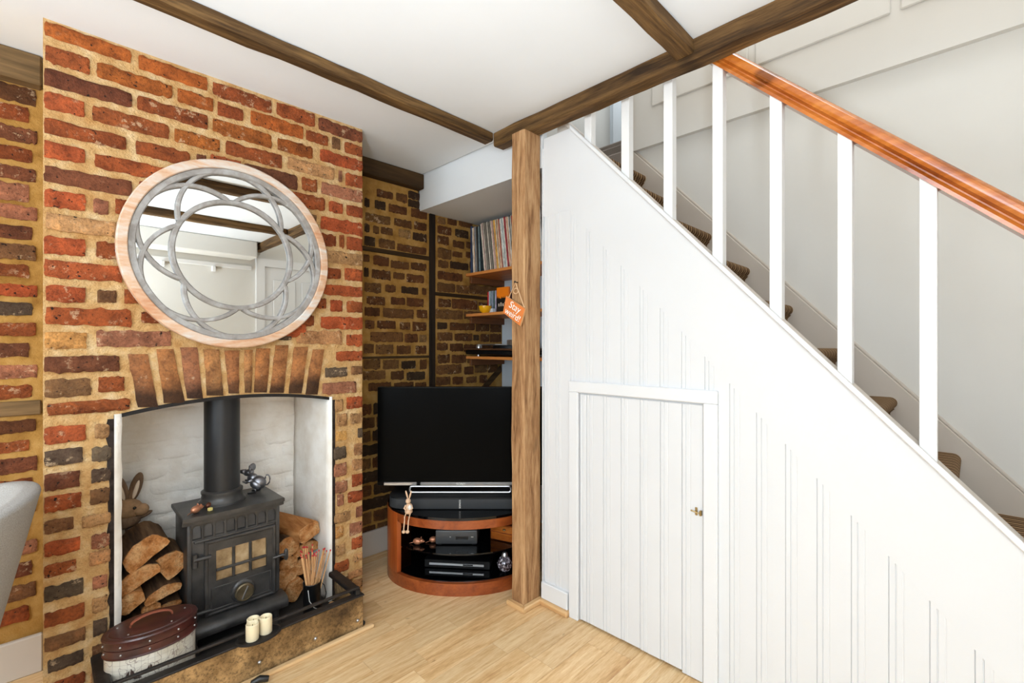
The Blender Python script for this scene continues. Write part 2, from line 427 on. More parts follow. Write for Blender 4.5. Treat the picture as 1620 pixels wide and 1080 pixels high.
# floor with its boards
floor = struct(mk('floor', BOX(XL, 3.8, YB, 2.46, -.08, -.006), 'floor_oak'))
def plank_mesh():
    bm = BOX(-.5, .5, -.5, .5, -1, 0)
    me = bpy.data.meshes.new('floor_plank'); bm.to_mesh(me); bm.free(); me.materials.append(MAT['floor_oak']); return me
PM = plank_mesh(); PWD = .088
rr = random.Random(3); y = -.42
while y < 2.38:
    x = -.75 - rr.random() * .5
    while x < 2.3:
        L = rr.choice((.38, .5, .62, .8)) ; x1 = min(x + L, 2.3)
        if x1 - x > .05:
            o = bpy.data.objects.new('floor_plank', PM); COL.objects.link(o); o.parent = floor
            c = Vector(((x + x1) / 2, y + PWD / 2, 0)); o.location = c - ORG[floor.name]
            o.scale = (x1 - x - .0008, min(PWD, 2.39 - y) - .0008, .006)
        x = x1
    y += PWD

# ceiling over the room, and the plastered boxing under the landing
bm = BOX(XL, 1.60, YB, 2.46, CEIL, CEIL + .12)
struct(mk('ceiling', bm, 'ceiling_paint'))
struct(mk('trim_1', BOX(1.61, XW + .02, 1.40, YW, 1.98, 2.085), 'ceiling_paint'), 'white plastered boxing under the landing above the alcove')
struct(mk('trim_2', BOX(1.61, 1.64, 1.40, YW, 2.085, 2.33), 'ceiling_paint'), 'white plastered upstand of the boxing beside the ceiling')

# outer walls
def wall_with_window(name, along, fixed, a0, a1, z1, wa0, wa1, wz0, wz1, t):
    bm = bmesh.new()
    def b(p, q, z0_, z1_):
        if along == 'Y': box(bm, min(fixed, fixed + t), max(fixed, fixed + t), p, q, z0_, z1_)
        else: box(bm, p, q, min(fixed, fixed + t), max(fixed, fixed + t), z0_, z1_)
    b(a0, wa0, 0, z1); b(wa1, a1, 0, z1); b(wa0, wa1, 0, wz0); b(wa0, wa1, wz1, z1)
    return struct(mk(name, bm, 'wall_paint'))
wall_with_window('wall_left', 'Y', XL, YB, 2.46, CEIL, .04, 1.76, .62, 1.96, -.2)
wall_with_window('wall_back', 'X', YB, XL, XW + .1, 4.0, -1.97, -.43, .78, 2.06, -.2)
def window(name, along, fixed, a0, a1, z0, z1, t):
    p = lambda a, b, zz0, zz1, m, d=.03: (BOX(fixed + t - d, fixed + t + d, a, b, zz0, zz1, bevel=.004) if along == 'Y' else BOX(a, b, fixed + t - d, fixed + t + d, zz0, zz1, bevel=.004))
    fr = bmesh.new()
    for (q0, q1, r0, r1) in ((a0, a0 + .05, z0, z1), (a1 - .05, a1, z0, z1), (a0 + .05, a1 - .05, z0, z0 + .05), (a0 + .05, a1 - .05, z1 - .05, z1)):
        (box(fr, fixed + t - .035, fixed + t + .035, q0, q1, r0, r1) if along == 'Y' else box(fr, q0, q1, fixed + t - .035, fixed + t + .035, r0, r1))
    o = struct(mk(name, fr, 'gloss_white'))
    mid = (a0 + a1) / 2
    mk('glazing_bar', p(mid - .02, mid + .02, z0 + .05, z1 - .05, 0, .025), 'gloss_white', o)
    for q0, q1 in ((a0 + .05, mid - .02), (mid + .02, a1 - .05)): mk('pane', p(q0, q1, z0 + .05, z1 - .05, 0, .004), 'window_glass', o)
    return o
window('window_1', 'Y', XL, .04, 1.76, .62, 1.96, -.13)
window('window_2', 'X', YB, -1.97, -.43, .78, 2.06, -.13)
# boxed pipe run and picture rail on the wall behind the camera
struct(mk('trim_3', BOX(XL, 1.50, YB, YB + .22, 2.03, CEIL, bevel=.01), 'wall_paint'), 'white boxed-in beam along the wall behind the camera')
tr = struct(mk('trim_4', BOX(.06, 1.50, YB, YB + .03, 1.93, 1.97, bevel=.004), 'gloss_white'), 'white picture rail')
for x in (.35, .75, 1.15): mk('rail_bracket', BOX(x, x + .03, YB, YB + .05, 1.88, 1.93, bevel=.004), 'gloss_white', tr)
dr = struct(mk('door_2', BOX(1.62, 2.30, YB, YB + .03, 0, 1.98, bevel=.004), 'gloss_white'), 'white panelled door behind the camera')
for x0, x1, z0, z1 in ((1.70, 1.93, .15, .8), (1.99, 2.22, .15, .8), (1.70, 1.93, .95, 1.85), (1.99, 2.22, .95, 1.85)):
    mk('door_panel', BOX(x0, x1, YB + .03, YB + .042, z0, z1, bevel=.008), 'gloss_white', dr)
f_ = bmesh.new()
for a in ((1.54, 1.62, 0, 2.06), (2.30, 2.36, 0, 2.06), (1.62, 2.30, 1.98, 2.06)): box(f_, a[0], a[1], YB, YB + .045, a[2], a[3])
struct(mk('trim_5', f_, 'gloss_white'), 'white architrave of the door behind the camera')

# stairwell
bm = BOX(XW, XW + .12, YB, 1.36, 0, 2.255); struct(mk('wall_stairs', bm, 'wall_paint'))
up = struct(mk('wall_stairs_upper', BOX(XW - .028, XW + .12, YB, 1.36, 2.255, 4.0), 'wall_paint'), 'upper panelled part of the stair wall, a step proud of the plaster')
for y0 in (-.62, -.10, .42, .94):
    mk('wall_panel', BOX(XW - .036, XW - .028, y0 - .19, y0 + .30, 2.46, 3.6, bevel=.005), 'wall_paint', up)
struct(mk('wall_partition', BOX(1.53, 1.60, YB, 2.46, CEIL + .12, 4.0), 'wall_paint'), 'upstairs partition over the big beam')
struct(mk('ceiling_upper', BOX(1.53, 3.8, YB, 2.46, 4.0, 4.1), 'ceiling_paint'))
struct(mk('wall_landing', BOX(3.70, 3.8, 1.24, 2.46, 0, 4.0), 'cool_white'))
struct(mk('wall_landing_side', BOX(XW + .12, 3.7, 1.24, 1.36, 0, 4.0), 'wall_paint'))
struct(mk('wall_upper_rear', BOX(1.60, 3.7, YW, YW + .07, 1.98, 4.0), 'wall_paint'))
d3 = struct(mk('door_3', BOX(3.655, 3.70, 1.56, 2.30, 2.30, 3.95, bevel=.004), 'cool_white'), 'pale blue-white door at the top of the stairs')
for y0 in (1.62, 1.80, 1.98, 2.16): mk('door_board', BOX(3.640, 3.655, y0, y0 + .165, 2.32, 3.90, bevel=.006), 'cool_white', d3)
c = mk('door_curtain', BOX(2.96, 2.99, 1.725, 1.775, 2.66, 3.95, bevel=.01), 'green_cloth'); tag(c, 'sage green curtain edge hanging at the top of the stairs', 'curtain')
for i, (x0, z1) in enumerate(((XW, 2.295), (2.66, 2.485), (2.96, 2.66))):
    struct(mk('floor_landing', BOX(x0, 3.70, 1.36, YW, z1 - .19, z1, bevel=.012), 'landing_carpet'), 'grey carpeted landing step at the top of the stairs')

# ------------------------------------------------------------------ under-stair wall
PITCH = 1.068
def ztop(Y): return .799 + PITCH * Y
def slope_band(y0, y1, d0, d1, x0, x1, bevel=0):
    """board lying along the stair slope between two heights under the top edge"""
    return prism(bmesh.new(), [(y0, ztop(y0) - d1), (y1, ztop(y1) - d1), (y1, ztop(y1) - d0), (y0, ztop(y0) - d0)], YZ, x0, x1, bevel)
YLE, YFE = 1.389, -.74
DY0, DY1, DZ = .661, 1.185, .962           # the cupboard door
# backing
bm = bmesh.new()
prism(bm, [(DY1, 0), (YLE, 0), (YLE, min(2.11, ztop(YLE))), (DY1 + .05, 2.10), (DY1, 2.05)], YZ, XS + .006, XS + .024)
prism(bm, [(DY0, DZ), (DY1, DZ), (DY1, ztop(DY1) - .01), (DY0, ztop(DY0) - .01)], YZ, XS + .006, XS + .024)
prism(bm, [(YFE, 0), (DY0, 0), (DY0, ztop(DY0) - .01), (YFE, .012)], YZ, XS + .006, XS + .024)
wst = struct(mk('wall_right', bm, 'panel_paint'))
BW = .0825
def bead_plank(yl, yr, zf0, zf1, x_out, parent, name='plank'):
    """one bead-and-butt board, profile in plan swept upright; zf0/zf1 give foot and head heights at Y"""
    d = .0055
    pr = [(.0002, d), (.0002, .0022), (.0014, 0), (.0130, 0), (.0142, .0024), (.0152, .0024), (.0164, 0), (.028, 0), (.0300, .0010), (.0325, 0)]
    out = [(yl - u, x_out + v) for u, v in pr if yl - u > yr + .003]
    out += [(yr + .0014, x_out), (yr + .0001, x_out + .0022), (yr + .0001, x_out + d)]
    bm = bmesh.new()
    a = [bm.verts.new((x, y_, zf0(y_))) for y_, x in out]; b = [bm.verts.new((x, y_, zf1(y_))) for y_, x in out]
    n = len(out)
    for i in range(n - 1): bm.faces.new((a[i], a[i + 1], b[i + 1], b[i]))
    bm.faces.new(a); bm.faces.new(b[::-1]); bm.faces.new((a[-1], a[0], b[0], b[-1]))
    return mk(name, bm, 'panel_paint', parent)
yk = .0796 - BW * 9
while yk < YLE - .01:
    y0, y1 = max(yk, YFE + .3), min(yk + BW, YLE - .006)
    yk += BW
    if y1 - y0 < .01: continue
    head = lambda Y: ztop(Y) - .366
    m_ = (y0 + y1) / 2
    if head(m_) < .03: continue
    if m_ > DY0 - .045 and m_ < DY1 + .02:
        y0c, y1c = y0, y1
        bead_plank(y1c, y0c, lambda Y: 1.0, head, XS, wst)
    else:
        bead_plank(y1, y0, lambda Y: (.09 if Y > DY1 else 0), head, XS, wst)
mk('string_board', slope_band(YFE + .01, 1.24, .006, .372, XS - .001, XS + .006), 'panel_paint', wst)
mk('string_moulding', slope_band(YFE + .02, 1.235, 0, .022, XS - .010, XS - .001, .003), 'trim_paint', wst)
mk('end_board', BOX(XS - .001, XS + .006, 1.24, YLE, ztop(1.24) - .372, 2.105), 'panel_paint', wst)
mk('edge_strip', BOX(XS - .004, XS + .024, YLE, YLE + .006, 0, 2.06), 'trim_paint', wst)
struct(mk('wall_light_block', BOX(XS + .03, XW, 1.345, 1.37, 0, 1.95), 'dark_timber_Z'), 'unseen dark partition added to block light under the stairs')  # added partition, stops light passing between alcove and under-stairs
# skirting and quadrant left of the cupboard
bb = struct(mk('baseboard_right', BOX(XS - .016, XS + .006, 1.243, YLE + .004, .022, .098, bevel=.004), 'trim_paint'))
mk('quadrant', BOX(XS - .032, XS + .0, 1.232, YLE + .004, 0, .024, bevel=.006, seg=2), 'pine_trim_Y', bb)
# architrave
ar = struct(mk('trim_6', BOX(XS - .014, XS + .004, .610, DY0 - .003, 0, DZ + .006, bevel=.003), 'trim_paint'), 'white architrave of the cupboard door')
mk('frame_head', BOX(XS - .014, XS + .004, .610, 1.236, DZ + .006, DZ + .052, bevel=.003), 'trim_paint', ar)
mk('frame_jamb', BOX(XS - .014, XS + .004, DY1 + .003, 1.236, 0, DZ + .006, bevel=.003), 'trim_paint', ar)
# cupboard door
bm = BOX(XS + .004, XS + .022, DY0, DY1, .012, DZ)
door = struct(mk('door_1', bm, 'panel_paint'), 'small white boarded cupboard door under the stairs')
yk = DY1
rb = random.Random(5)
while yk > DY0 + .008:
    bw_d = .0345 if yk == DY1 else BW
    y0 = max(yk - bw_d, DY0 + .001); zf = .004 + rb.random() * .008
    bead_plank(yk - .0008, y0, lambda Y, z=zf: z, lambda Y: DZ - .002, XS - .002, door, 'plank'); yk -= bw_d
zl = 1.17 - (812 - 545) / 736 * 1.60
LM = Matrix.Translation((XS, DY0 + .024, zl)) @ Matrix.Scale(.62, 4)
bm = bmesh.new(); lathe(bm, [(.004, 0), (.0045, .002), (.0045, .006)], (-.009, 0, 0), 12, (-1, 0, 0)); box(bm, -.0075, -.003, -.007, .007, -.022, .024, bevel=.002)
lt = mk('latch', bm, 'brass', door, True, xf=LM)
bm = bmesh.new(); tube(bm, [(-.017, .022, .003), (-.018, 0, 0), (-.015, -.020, -.004)], [.004, .0032, .003]); ell(bm, (-.017, .023, .003), (.005, .005, .005))
mk('latch_bar', bm, 'brass', lt, True, xf=LM)
mk('latch_keeper', BOX(-.022, -.004, -.034, -.022, -.016, .014, bevel=.003), 'brass', lt, xf=LM)

# ------------------------------------------------------------------ brickwork
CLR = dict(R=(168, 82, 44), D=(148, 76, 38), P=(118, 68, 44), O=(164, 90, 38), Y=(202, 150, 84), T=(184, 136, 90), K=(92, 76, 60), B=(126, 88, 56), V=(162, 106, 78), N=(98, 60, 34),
           d=(104, 66, 34), k=(66, 48, 30), b=(122, 84, 46), t=(152, 114, 70))  # lowercase keys: right alcove bricks, shade of the recess put into their colour
def brick_variants(n, nx):
    out = []
    for k in range(n):
        r = random.Random(100 + k + nx); bm = bmesh.new(); nz = 5
        off = Vector((r.random() * 50, r.random() * 50, 0))
        g = {}
        for i in range(nx + 1):
            for j in range(nz + 1):
                u, v = i / nx - .5, j / nz - .5
                eu, ev = abs(u) > .49, abs(v) > .49
                du = (mnoise.noise(off + Vector((u * 3, v * 3, 0))) * .035 + mnoise.noise(off + Vector((u * 3, v * 11, 5))) * .03) / (nx / 6); dv = mnoise.noise(off + Vector((u * 7, v * 3, 7))) * .12 + mnoise.noise(off + Vector((u * 2.2 * nx, v * 9, 2))) * .10
                if eu and ev: u *= .985; v *= .95
                y = -1 + mnoise.noise(off + Vector((u * 6, v * 5, 3))) * .22 + (.34 if (eu or ev) else 0) + (.15 if eu and ev else 0)
                g[i, j] = bm.verts.new((u + (du if not ev else du * .6), y, v + dv * (.9 if ev else .35)))
        for i in range(nx):
            for j in range(nz): bm.faces.new((g[i, j], g[i + 1, j], g[i + 1, j + 1], g[i, j + 1]))
        ring = [g[i, 0] for i in range(nx + 1)] + [g[nx, j] for j in range(1, nz + 1)] + [g[i, nz] for i in range(nx - 1, -1, -1)] + [g[0, j] for j in range(nz - 1, 0, -1)]
        bk = [bm.verts.new((v.co.x * 1.01, .4, v.co.z * 1.01)) for v in ring]
        for i in range(len(ring)): bm.faces.new((ring[i], ring[(i + 1) % len(ring)], bk[(i + 1) % len(ring)], bk[i]))
        bmesh.ops.recalc_face_normals(bm, faces=bm.faces)
        me = bpy.data.meshes.new('brick'); bm.to_mesh(me); bm.free(); me.materials.append(MAT['brick'])
        for p in me.polygons: p.use_smooth = True
        try: me.set_sharp_from_angle(angle=math.radians(50))
        except Exception: pass
        out.append(me)
    return out
BV_L, BV_S = brick_variants(12, 16), brick_variants(12, 8)
rb = random.Random(11)
def brick(parent, x0, x1, z0, z1, yp, key, proud=.008, tone=1.0):
    me = rb.choice(BV_L if (x1 - x0) / max(.01, z1 - z0) > 1.9 else BV_S)
    o = bpy.data.objects.new('brick', me); COL.objects.link(o); o.parent = parent
    o.location = Vector(((x0 + x1) / 2, yp, (z0 + z1) / 2)) - ORG[parent.name]
    o.scale = ((x1 - x0) * rb.choice((1, 1)), proud * (.8 + .5 * rb.random()), z1 - z0)
    k = lin(CLR[key]); j = (.82 + .36 * rb.random()) * tone; j2 = .92 + .16 * rb.random()
    o.color = (k[0] * j, k[1] * j * j2, k[2] * j * j2, 1)
    return o
def bricks_from(parent, off, s, rows, yp, proud=.008, tone=1.0, clip=None):
    """bricks measured as (left, right, top, bottom, colour) in a detail view with origin off and scale s"""
    for l, r, t, b, k in rows:
        p0, p1 = off[0] + l / s, off[0] + r / s; pm = (p0 + p1) / 2
        yt, yb = off[1] + t / s, off[1] + b / s
        A, B = at(p0, Y=yp), at(p1, Y=yp)
        z1, z0 = at(pm, yt, Y=yp).z, at(pm, yb, Y=yp).z
        x0, x1 = A.x, B.x
        if clip: x0, x1 = max(x0, clip[0]), min(x1, clip[1])
        if x1 - x0 < .012: continue
        brick(parent, x0, x1, z0, z1, yp, k, proud, tone)

# chimney breast
X0, X1, FX0, FX1 = 0.0, 1.067, .168, .920
def arch(x): u = (x - (FX0 + FX1) / 2) / ((FX1 - FX0) / 2); return .932 + .040 * (1 - u * u)
bm = bmesh.new()
box(bm, X0, FX0, YC, 2.46, 0, .90); box(bm, FX1, X1, YC, 2.46, 0, .90)
pts = [(FX0 + (FX1 - FX0) * i / 16, arch(FX0 + (FX1 - FX0) * i / 16)) for i in range(17)]
prism(bm, [(X0, .90), (FX0, .90)] + pts + [(FX1, .90), (X1, .90), (X1, CEIL), (X0, CEIL)], XZ, YC, 2.46)
chim = struct(mk('wall_chimney', bm, 'mortar'), 'red brick chimney breast with buff mortar and arched fire opening')
A = [(65, 880, 222, 352, 'O'), (955, 1605, 515, 640, 'O'), (70, 490, 372, 524, 'D'), (555, 1270, 585, 718, 'O'), (45, 890, 648, 795, 'P'), (945, 1610, 888, 1015, 'D'), (45, 440, 795, 950, 'R'), (520, 1240, 975, 1117, 'D')]
B = [(100, 655, 388, 512, 'D'), (705, 1065, 548, 672, 'D'), (1100, 1520, 705, 815, 'P'), (-235, 100, 412, 532, 'O'), (145, 385, 525, 645, 'D'), (460, 955, 648, 768, 'O'), (985, 1190, 785, 880, 'D'), (1230, 1305, 830, 935, 'B'), (1350, 1530, 893, 992, 'D'), (100, 655, 722, 850, 'O'), (715, 1045, 872, 988, 'O'), (1115, 1530, 995, 1100, 'R'), (225, 755, 928, 1052, 'D')]
C_ = [(60, 835, 72, 205, 'D'), (930, 1440, 250, 380, 'D'), (1505, 1595, 330, 412, 'P'), (55, 445, 235, 385, 'R'), (540, 1240, 388, 520, 'D'), (60, 890, 505, 655, 'P'), (960, 1300, 610, 740, 'D'), (65, 450, 685, 840, 'R'), (525, 668, 755, 890, 'V'), (735, 930, 762, 900, 'D'), (75, 735, 925, 1072, 'T')]
D_ = [(150, 590, 103, 218, 'T'), (632, 662, 183, 285, 'V'), (700, 878, 225, 335, 'R'), (285, 425, 257, 372, 'D'), (470, 878, 335, 447, 'V'), (130, 500, 405, 530, 'D'), (540, 670, 480, 580, 'R'), (708, 876, 520, 618, 'R'), (240, 420, 585, 690, 'B'), (465, 876, 648, 768, 'R'), (440, 605, 782, 892, 'D'), (640, 682, 792, 908, 'D'), (710, 878, 818, 938, 'R'), (490, 876, 955, 1065, 'T')]
E_ = [(60, 450, 100, 258, 'R'), (555, 780, 140, 292, 'D'), (60, 800, 335, 492, 'R'), (75, 450, 555, 706, 'R'), (565, 745, 598, 710, 'B'), (820, 990, 590, 720, 'D'), (75, 885, 765, 926, 'D'), (980, 1180, 800, 906, 'D')]
F_ = [(470, 650, 82, 186, 'D'), (690, 876, 94, 206, 'R'), (480, 880, 252, 348, 'R'), (430, 512, 372, 466, 'D'), (555, 665, 390, 496, 'R'), (710, 880, 402, 506, 'D'), (280, 396, 528, 632, 'D'), (465, 880, 548, 662, 'R'), (60, 182, 728, 768, 'K'), (235, 662, 678, 802, 'T'), (708, 880, 714, 822, 'R')]
G_ = [(65, 460, 32, 190, 'Y'), (555, 1262, 20, 168, 'V'), (60, 772, 258, 408, 'P'), (65, 500, 473, 642, 'B'), (575, 818, 455, 596, 'D'), (90, 872, 682, 796, 'D')]
H_ = [(1270, 1520, 212, 302, 'R'), (1165, 1372, 368, 456, 'K'), (1412, 1516, 354, 432, 'B'), (1140, 1456, 506, 612, 'V')]
I_ = [(340, 665, 66, 196, 'R'), (735, 850, 50, 160, 'T'), (330, 642, 245, 366, 'K'), (710, 868, 226, 336, 'K'), (325, 618, 428, 556, 'P'), (710, 866, 396, 496, 'K'), (320, 630, 600, 720, 'D'), (700, 860, 552, 666, 'B'), (320, 572, 790, 890, 'B'), (635, 860, 752, 838, 'T'), (320, 622, 950, 1060, 'R'), (708, 850, 902, 1010, 'V')]
J_ = [(320, 592, 146, 240, 'D'), (695, 856, 52, 154, 'T'), (325, 648, 305, 420, 'K'), (718, 832, 246, 342, 'V'), (325, 656, 500, 612, 'D'), (715, 832, 410, 520, 'T'), (340, 662, 690, 792, 'B'), (722, 832, 582, 700, 'K'), (370, 648, 862, 956, 'K'), (715, 895, 768, 870, 'B'), (360, 662, 1040, 1130, 'D'), (705, 895, 965, 1060, 'T'), (350, 655, 1205, 1300, 'D'), (700, 890, 1150, 1240, 'B'), (350, 655, 1370, 1470, 'B'), (700, 890, 1330, 1430, 'D')]
K_ = [(172, 252, 190, 302, 'T'), (290, 456, 164, 272, 'R'), (195, 290, 325, 442, 'T'), (325, 462, 318, 412, 'T'), (190, 286, 490, 580, 'Y'), (395, 466, 460, 546, 'K'), (162, 282, 640, 752, 'K'), (358, 476, 605, 712, 'T'), (165, 286, 800, 916, 'V'), (340, 482, 750, 852, 'T'), (175, 292, 965, 1072, 'V'), (340, 484, 890, 1002, 'R')]
L_ = [(300, 484, 32, 132, 'R'), (200, 258, 70, 176, 'V'), (378, 484, 178, 272, 'V'), (165, 322, 240, 332, 'T'), (318, 490, 325, 440, 'V'), (180, 252, 370, 482, 'Y'), (338, 478, 468, 574, 'R'), (185, 272, 545, 642, 'T'), (356, 484, 618, 692, 'T'), (170, 306, 708, 802, 'D'), (300, 462, 786, 852, 'T'), (356, 464, 868, 952, 'T'), (170, 340, 860, 960, 'B')]
for off, s, rows in (((60, 20), 6, A), ((320, 80), 6, B), ((60, 190), 6, C_), ((430, 240), 6, D_), ((60, 360), 6, E_), ((430, 410), 6, F_), ((60, 520), 6, G_), ((320, 520), 6, H_), ((0, 660), 4.908, I_), ((0, 860), 4.908, J_), ((500, 600), 6, K_), ((500, 770), 6, L_)):
    bricks_from(chim, off, s, rows, YC, clip=(X0 + .003, X1 - .001))
bricks_from(chim, (0, 0), 1, [(276, 347, 213, 232, 'O'), (386, 470, 268, 291, 'P'), (333, 381, 250, 268, 'R')], YC)
# wall behind the mirror (only seen from elsewhere)
for k in range(8):
    z0 = at(373, 300 + 30 * k, Y=YC).z; x = .33 + (k % 2) * .09
    for q in range(2):
        if z0 - .055 > 1.15: brick(chim, x + q * .2, x + .185 + q * .2, z0 - .055, z0, YC, 'DR'[k % 2])
# arch voussoirs
VO = [((60, 520), (850, 1040, 240), (950, 1140, 742)), ((60, 520), (1120, 1280, 192), (1200, 1390, 702)), ((60, 520), (1355, 1510, 175), (1410, 1560, 660)), ((320, 520), (10, 155, 195), (40, 200, 632)), ((320, 520), (215, 345, 205), (250, 345, 612)), ((320, 520), (395, 475, 198), (400, 466, 605)), ((320, 520), (512, 640, 185), (490, 610, 603)), ((320, 520), (695, 815, 155), (640, 770, 606)), ((320, 520), (870, 1000, 170), (818, 940, 612)), ((320, 520), (1045, 1152, 195), (975, 1090, 622))]
for off, tp, bt in VO:
    q = []
    for l, r, yy in (tp, bt):
        q += [at(off[0] + l / 6, off[1] + yy / 6, Y=YC), at(off[0] + r / 6, off[1] + yy / 6, Y=YC)]
    # 0 TL 1 TR 2 BL 3 BR -> subdivided slab, uneven face
    bm = bmesh.new(); n = 7; m = 3; g = {}
    sd = Vector((rb.random() * 90, 0, rb.random() * 90)); zb = max(arch(q[2].x), arch(q[3].x)) + .004
    for j in range(n + 1):
        for i in range(m + 1):
            tpt = q[0].lerp(q[1], i / m); btp = q[2].lerp(q[3], i / m); p = tpt.lerp(btp, j / n)
            e = (i in (0, m)) or (j in (0, n))
            nn = mnoise.noise(sd + Vector((p.x * 30, 0, p.z * 30)))
            g[i, j] = bm.verts.new((p.x + nn * .004, YC - .011 + (.006 if e else 0) + nn * .004, p.z))
    for i in range(m):
        for j in range(n): bm.faces.new((g[i, j], g[i + 1, j], g[i + 1, j + 1], g[i, j + 1]))
    ring = [g[i, 0] for i in range(m + 1)] + [g[m, j] for j in range(1, n + 1)] + [g[i, n] for i in range(m - 1, -1, -1)] + [g[0, j] for j in range(n - 1, 0, -1)]
    bk = [bm.verts.new((v.co.x, YC + .01, v.co.z)) for v in ring]
    for i in range(len(ring)): bm.faces.new((ring[i], ring[(i + 1) % len(ring)], bk[(i + 1) % len(ring)], bk[i]))
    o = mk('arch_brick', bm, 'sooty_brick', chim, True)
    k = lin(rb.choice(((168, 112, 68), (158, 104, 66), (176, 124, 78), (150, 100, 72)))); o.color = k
# iron lintel, sooted arris, limewashed opening
bm = bmesh.new(); pl = [(x, z - .001) for x, z in pts]; pl2 = [(x, z - .013) for x, z in pts[::-1]]
prism(bm, pl + pl2, XZ, YC - .004, YC + .10); mk('lintel', bm, 'iron_lintel', chim)
for x0, x1 in ((FX0 - .016, FX0 + .004), (FX1 - .003, FX1 + .013)):
    bm = bmesh.new(); n = 40; v = []
    for i in range(n + 1):
        z = .02 + .90 * i / n; nn = mnoise.noise(Vector((x0 * 50, 0, z * 40))) * .006 + mnoise.noise(Vector((x0 * 50, 3, z * 12))) * .007
        v.append([bm.verts.new((x0 + nn, YC - .001, z)), bm.verts.new((x0 + .003 + nn, YC - .006, z)), bm.verts.new((x1, YC - .005, z)), bm.verts.new((x1, YC + .01, z))])
    for a, b in zip(v, v[1:]):
        for i in range(3): bm.faces.new((a[i], a[i + 1], b[i + 1], b[i]))
    bm.faces.new(v[0]); bm.faces.new(v[-1][::-1])
    mk('sooty_arris', bm, 'soot', chim)
def wavy_wall(fn, nu, nv, amp, fr, th):
    """plastered sheet with a wavy face; fn(u, v, d) -> point, d = depth behind the face"""
    bm = bmesh.new(); g = {}
    for i in range(nu + 1):
        for j in range(nv + 1):
            p = fn(i / nu, j / nv, 0); d = mnoise.noise(p * fr) * amp + mnoise.noise(p * fr * 3) * amp * .4
            g[i, j] = bm.verts.new(fn(i / nu, j / nv, d))
    for i in range(nu):
        for j in range(nv): bm.faces.new((g[i, j], g[i + 1, j], g[i + 1, j + 1], g[i, j + 1]))
    ring = [g[i, 0] for i in range(nu + 1)] + [g[nu, j] for j in range(1, nv + 1)] + [g[i, nv] for i in range(nu - 1, -1, -1)] + [g[0, j] for j in range(nv - 1, 0, -1)]
    bk = []
    idx = [(i, 0) for i in range(nu + 1)] + [(nu, j) for j in range(1, nv + 1)] + [(i, nv) for i in range(nu - 1, -1, -1)] + [(0, j) for j in range(nv - 1, 0, -1)]
    for i, j in idx: bk.append(bm.verts.new(fn(i / nu, j / nv, th)))
    for i in range(len(ring)): bm.faces.new((ring[i], ring[(i + 1) % len(ring)], bk[(i + 1) % len(ring)], bk[i]))
    return bm
YK = 2.42
# limewashed brick courses of the fireback, painted over
mk('fireback', BOX(FX0, FX1, YK + .004, YK + .03, 0, 1.05), 'limewash', chim)
def painted(x0, x1, z0, z1, sd):
    def fn(u, v, d):
        e = max(abs(u - .5), abs(v - .5)) * 2
        return Vector((x0 + (x1 - x0) * u, YK + d + (.009 * max(0, e - .72) / .28 if d < .01 else 0), z0 + (z1 - z0) * v))
    return wavy_wall(fn, 10, 4, .006, 14, .02)
z = .0; k = 0
while z < 1.02:
    x = FX0 + .02 - (.1 if k % 2 else 0)
    while x < FX1 - .02:
        xa, xb = max(x, FX0 + .018), min(x + .208 + rb.random() * .02, FX1 - .014)
        if xb - xa > .02: mk('painted_brick', painted(xa, xb, z, min(z + .0745, 1.04), 0), 'limewash', chim, 'all')
        x = xb + .0012
    z += .0755; k += 1
def lw(u, v, d): return Vector((FX0 + .020 - d, YC - .006 + (YK - YC + .006) * u, .935 * v))
mk('jamb_plaster', wavy_wall(lw, 8, 24, .004, 12, .019), 'limewash', chim, 'all')
def rw(u, v, d): return Vector((FX1 - .014 + d - .02 * u, YC - .006 + (YK - YC + .006) * u, .935 * v))
mk('jamb_plaster', wavy_wall(rw, 10, 24, .004, 12, .013), 'limewash', chim, 'all')
mk('throat', BOX(FX0, FX1, YC + .12, YK + .03, 1.05, 1.07), 'soot', chim)

# rear brick wall: left and right of the breast
def rear(name, x0, x1):
    return struct(mk(name, BOX(x0, x1, YW, 2.46, 0, CEIL), 'mortar_shaded'))
wl, wr = rear('wall_alcove_left', XL, X0), rear('wall_alcove_right', X1, XA + .06)
ML = [(205, 300), (320, 405), (440, 520), (555, 635), (665, 740), (760, 860), (885, 960), (1000, 1075)]
NL = [(60, 145), (175, 245), (290, 355), (390, 465), (505, 580), (620, 700), (745, 820), (860, 935)]
IL = [(20, 118), (180, 262), (310, 425), (478, 575), (640, 745), (800, 905), (965, 1070), (1130, 1240), (1300, 1410), (1470, 1580)]
cl = 'NDPDPVVPBDRKDPVD' 
rows = [(80 + a / 3.6, 80 + b / 3.6) for a, b in ML] + [(370 + a / 3.6, 370 + b / 3.6) for a, b in NL] + [(660 + a / 4.908, 660 + b / 4.908) for a, b in IL]
for i, (t, b) in enumerate(rows):
    z1, z0 = at(32, t, Y=YW).z, at(32, b, Y=YW).z
    if z0 < .15: continue
    xr = at((58, 47, 60, 52)[i % 4], Y=YW).x; x = xr
    for q in range(3):
        wdt = (.212, .10, .212)[(i + q) % 3] if q else (.108, .205)[i % 2]
        brick(wl, x - wdt, x - .002, z0, z1, YW, cl[(i + q) % len(cl)], .006, .9); x -= wdt + .012
zt = at(32, 634, Y=YW).z; zb_ = at(32, 657, Y=YW).z
mk('timber_bond', BOX(-.9, -.004, YW - .016, YW + .02, zb_, zt, bevel=.004), 'weathered_X', wl)
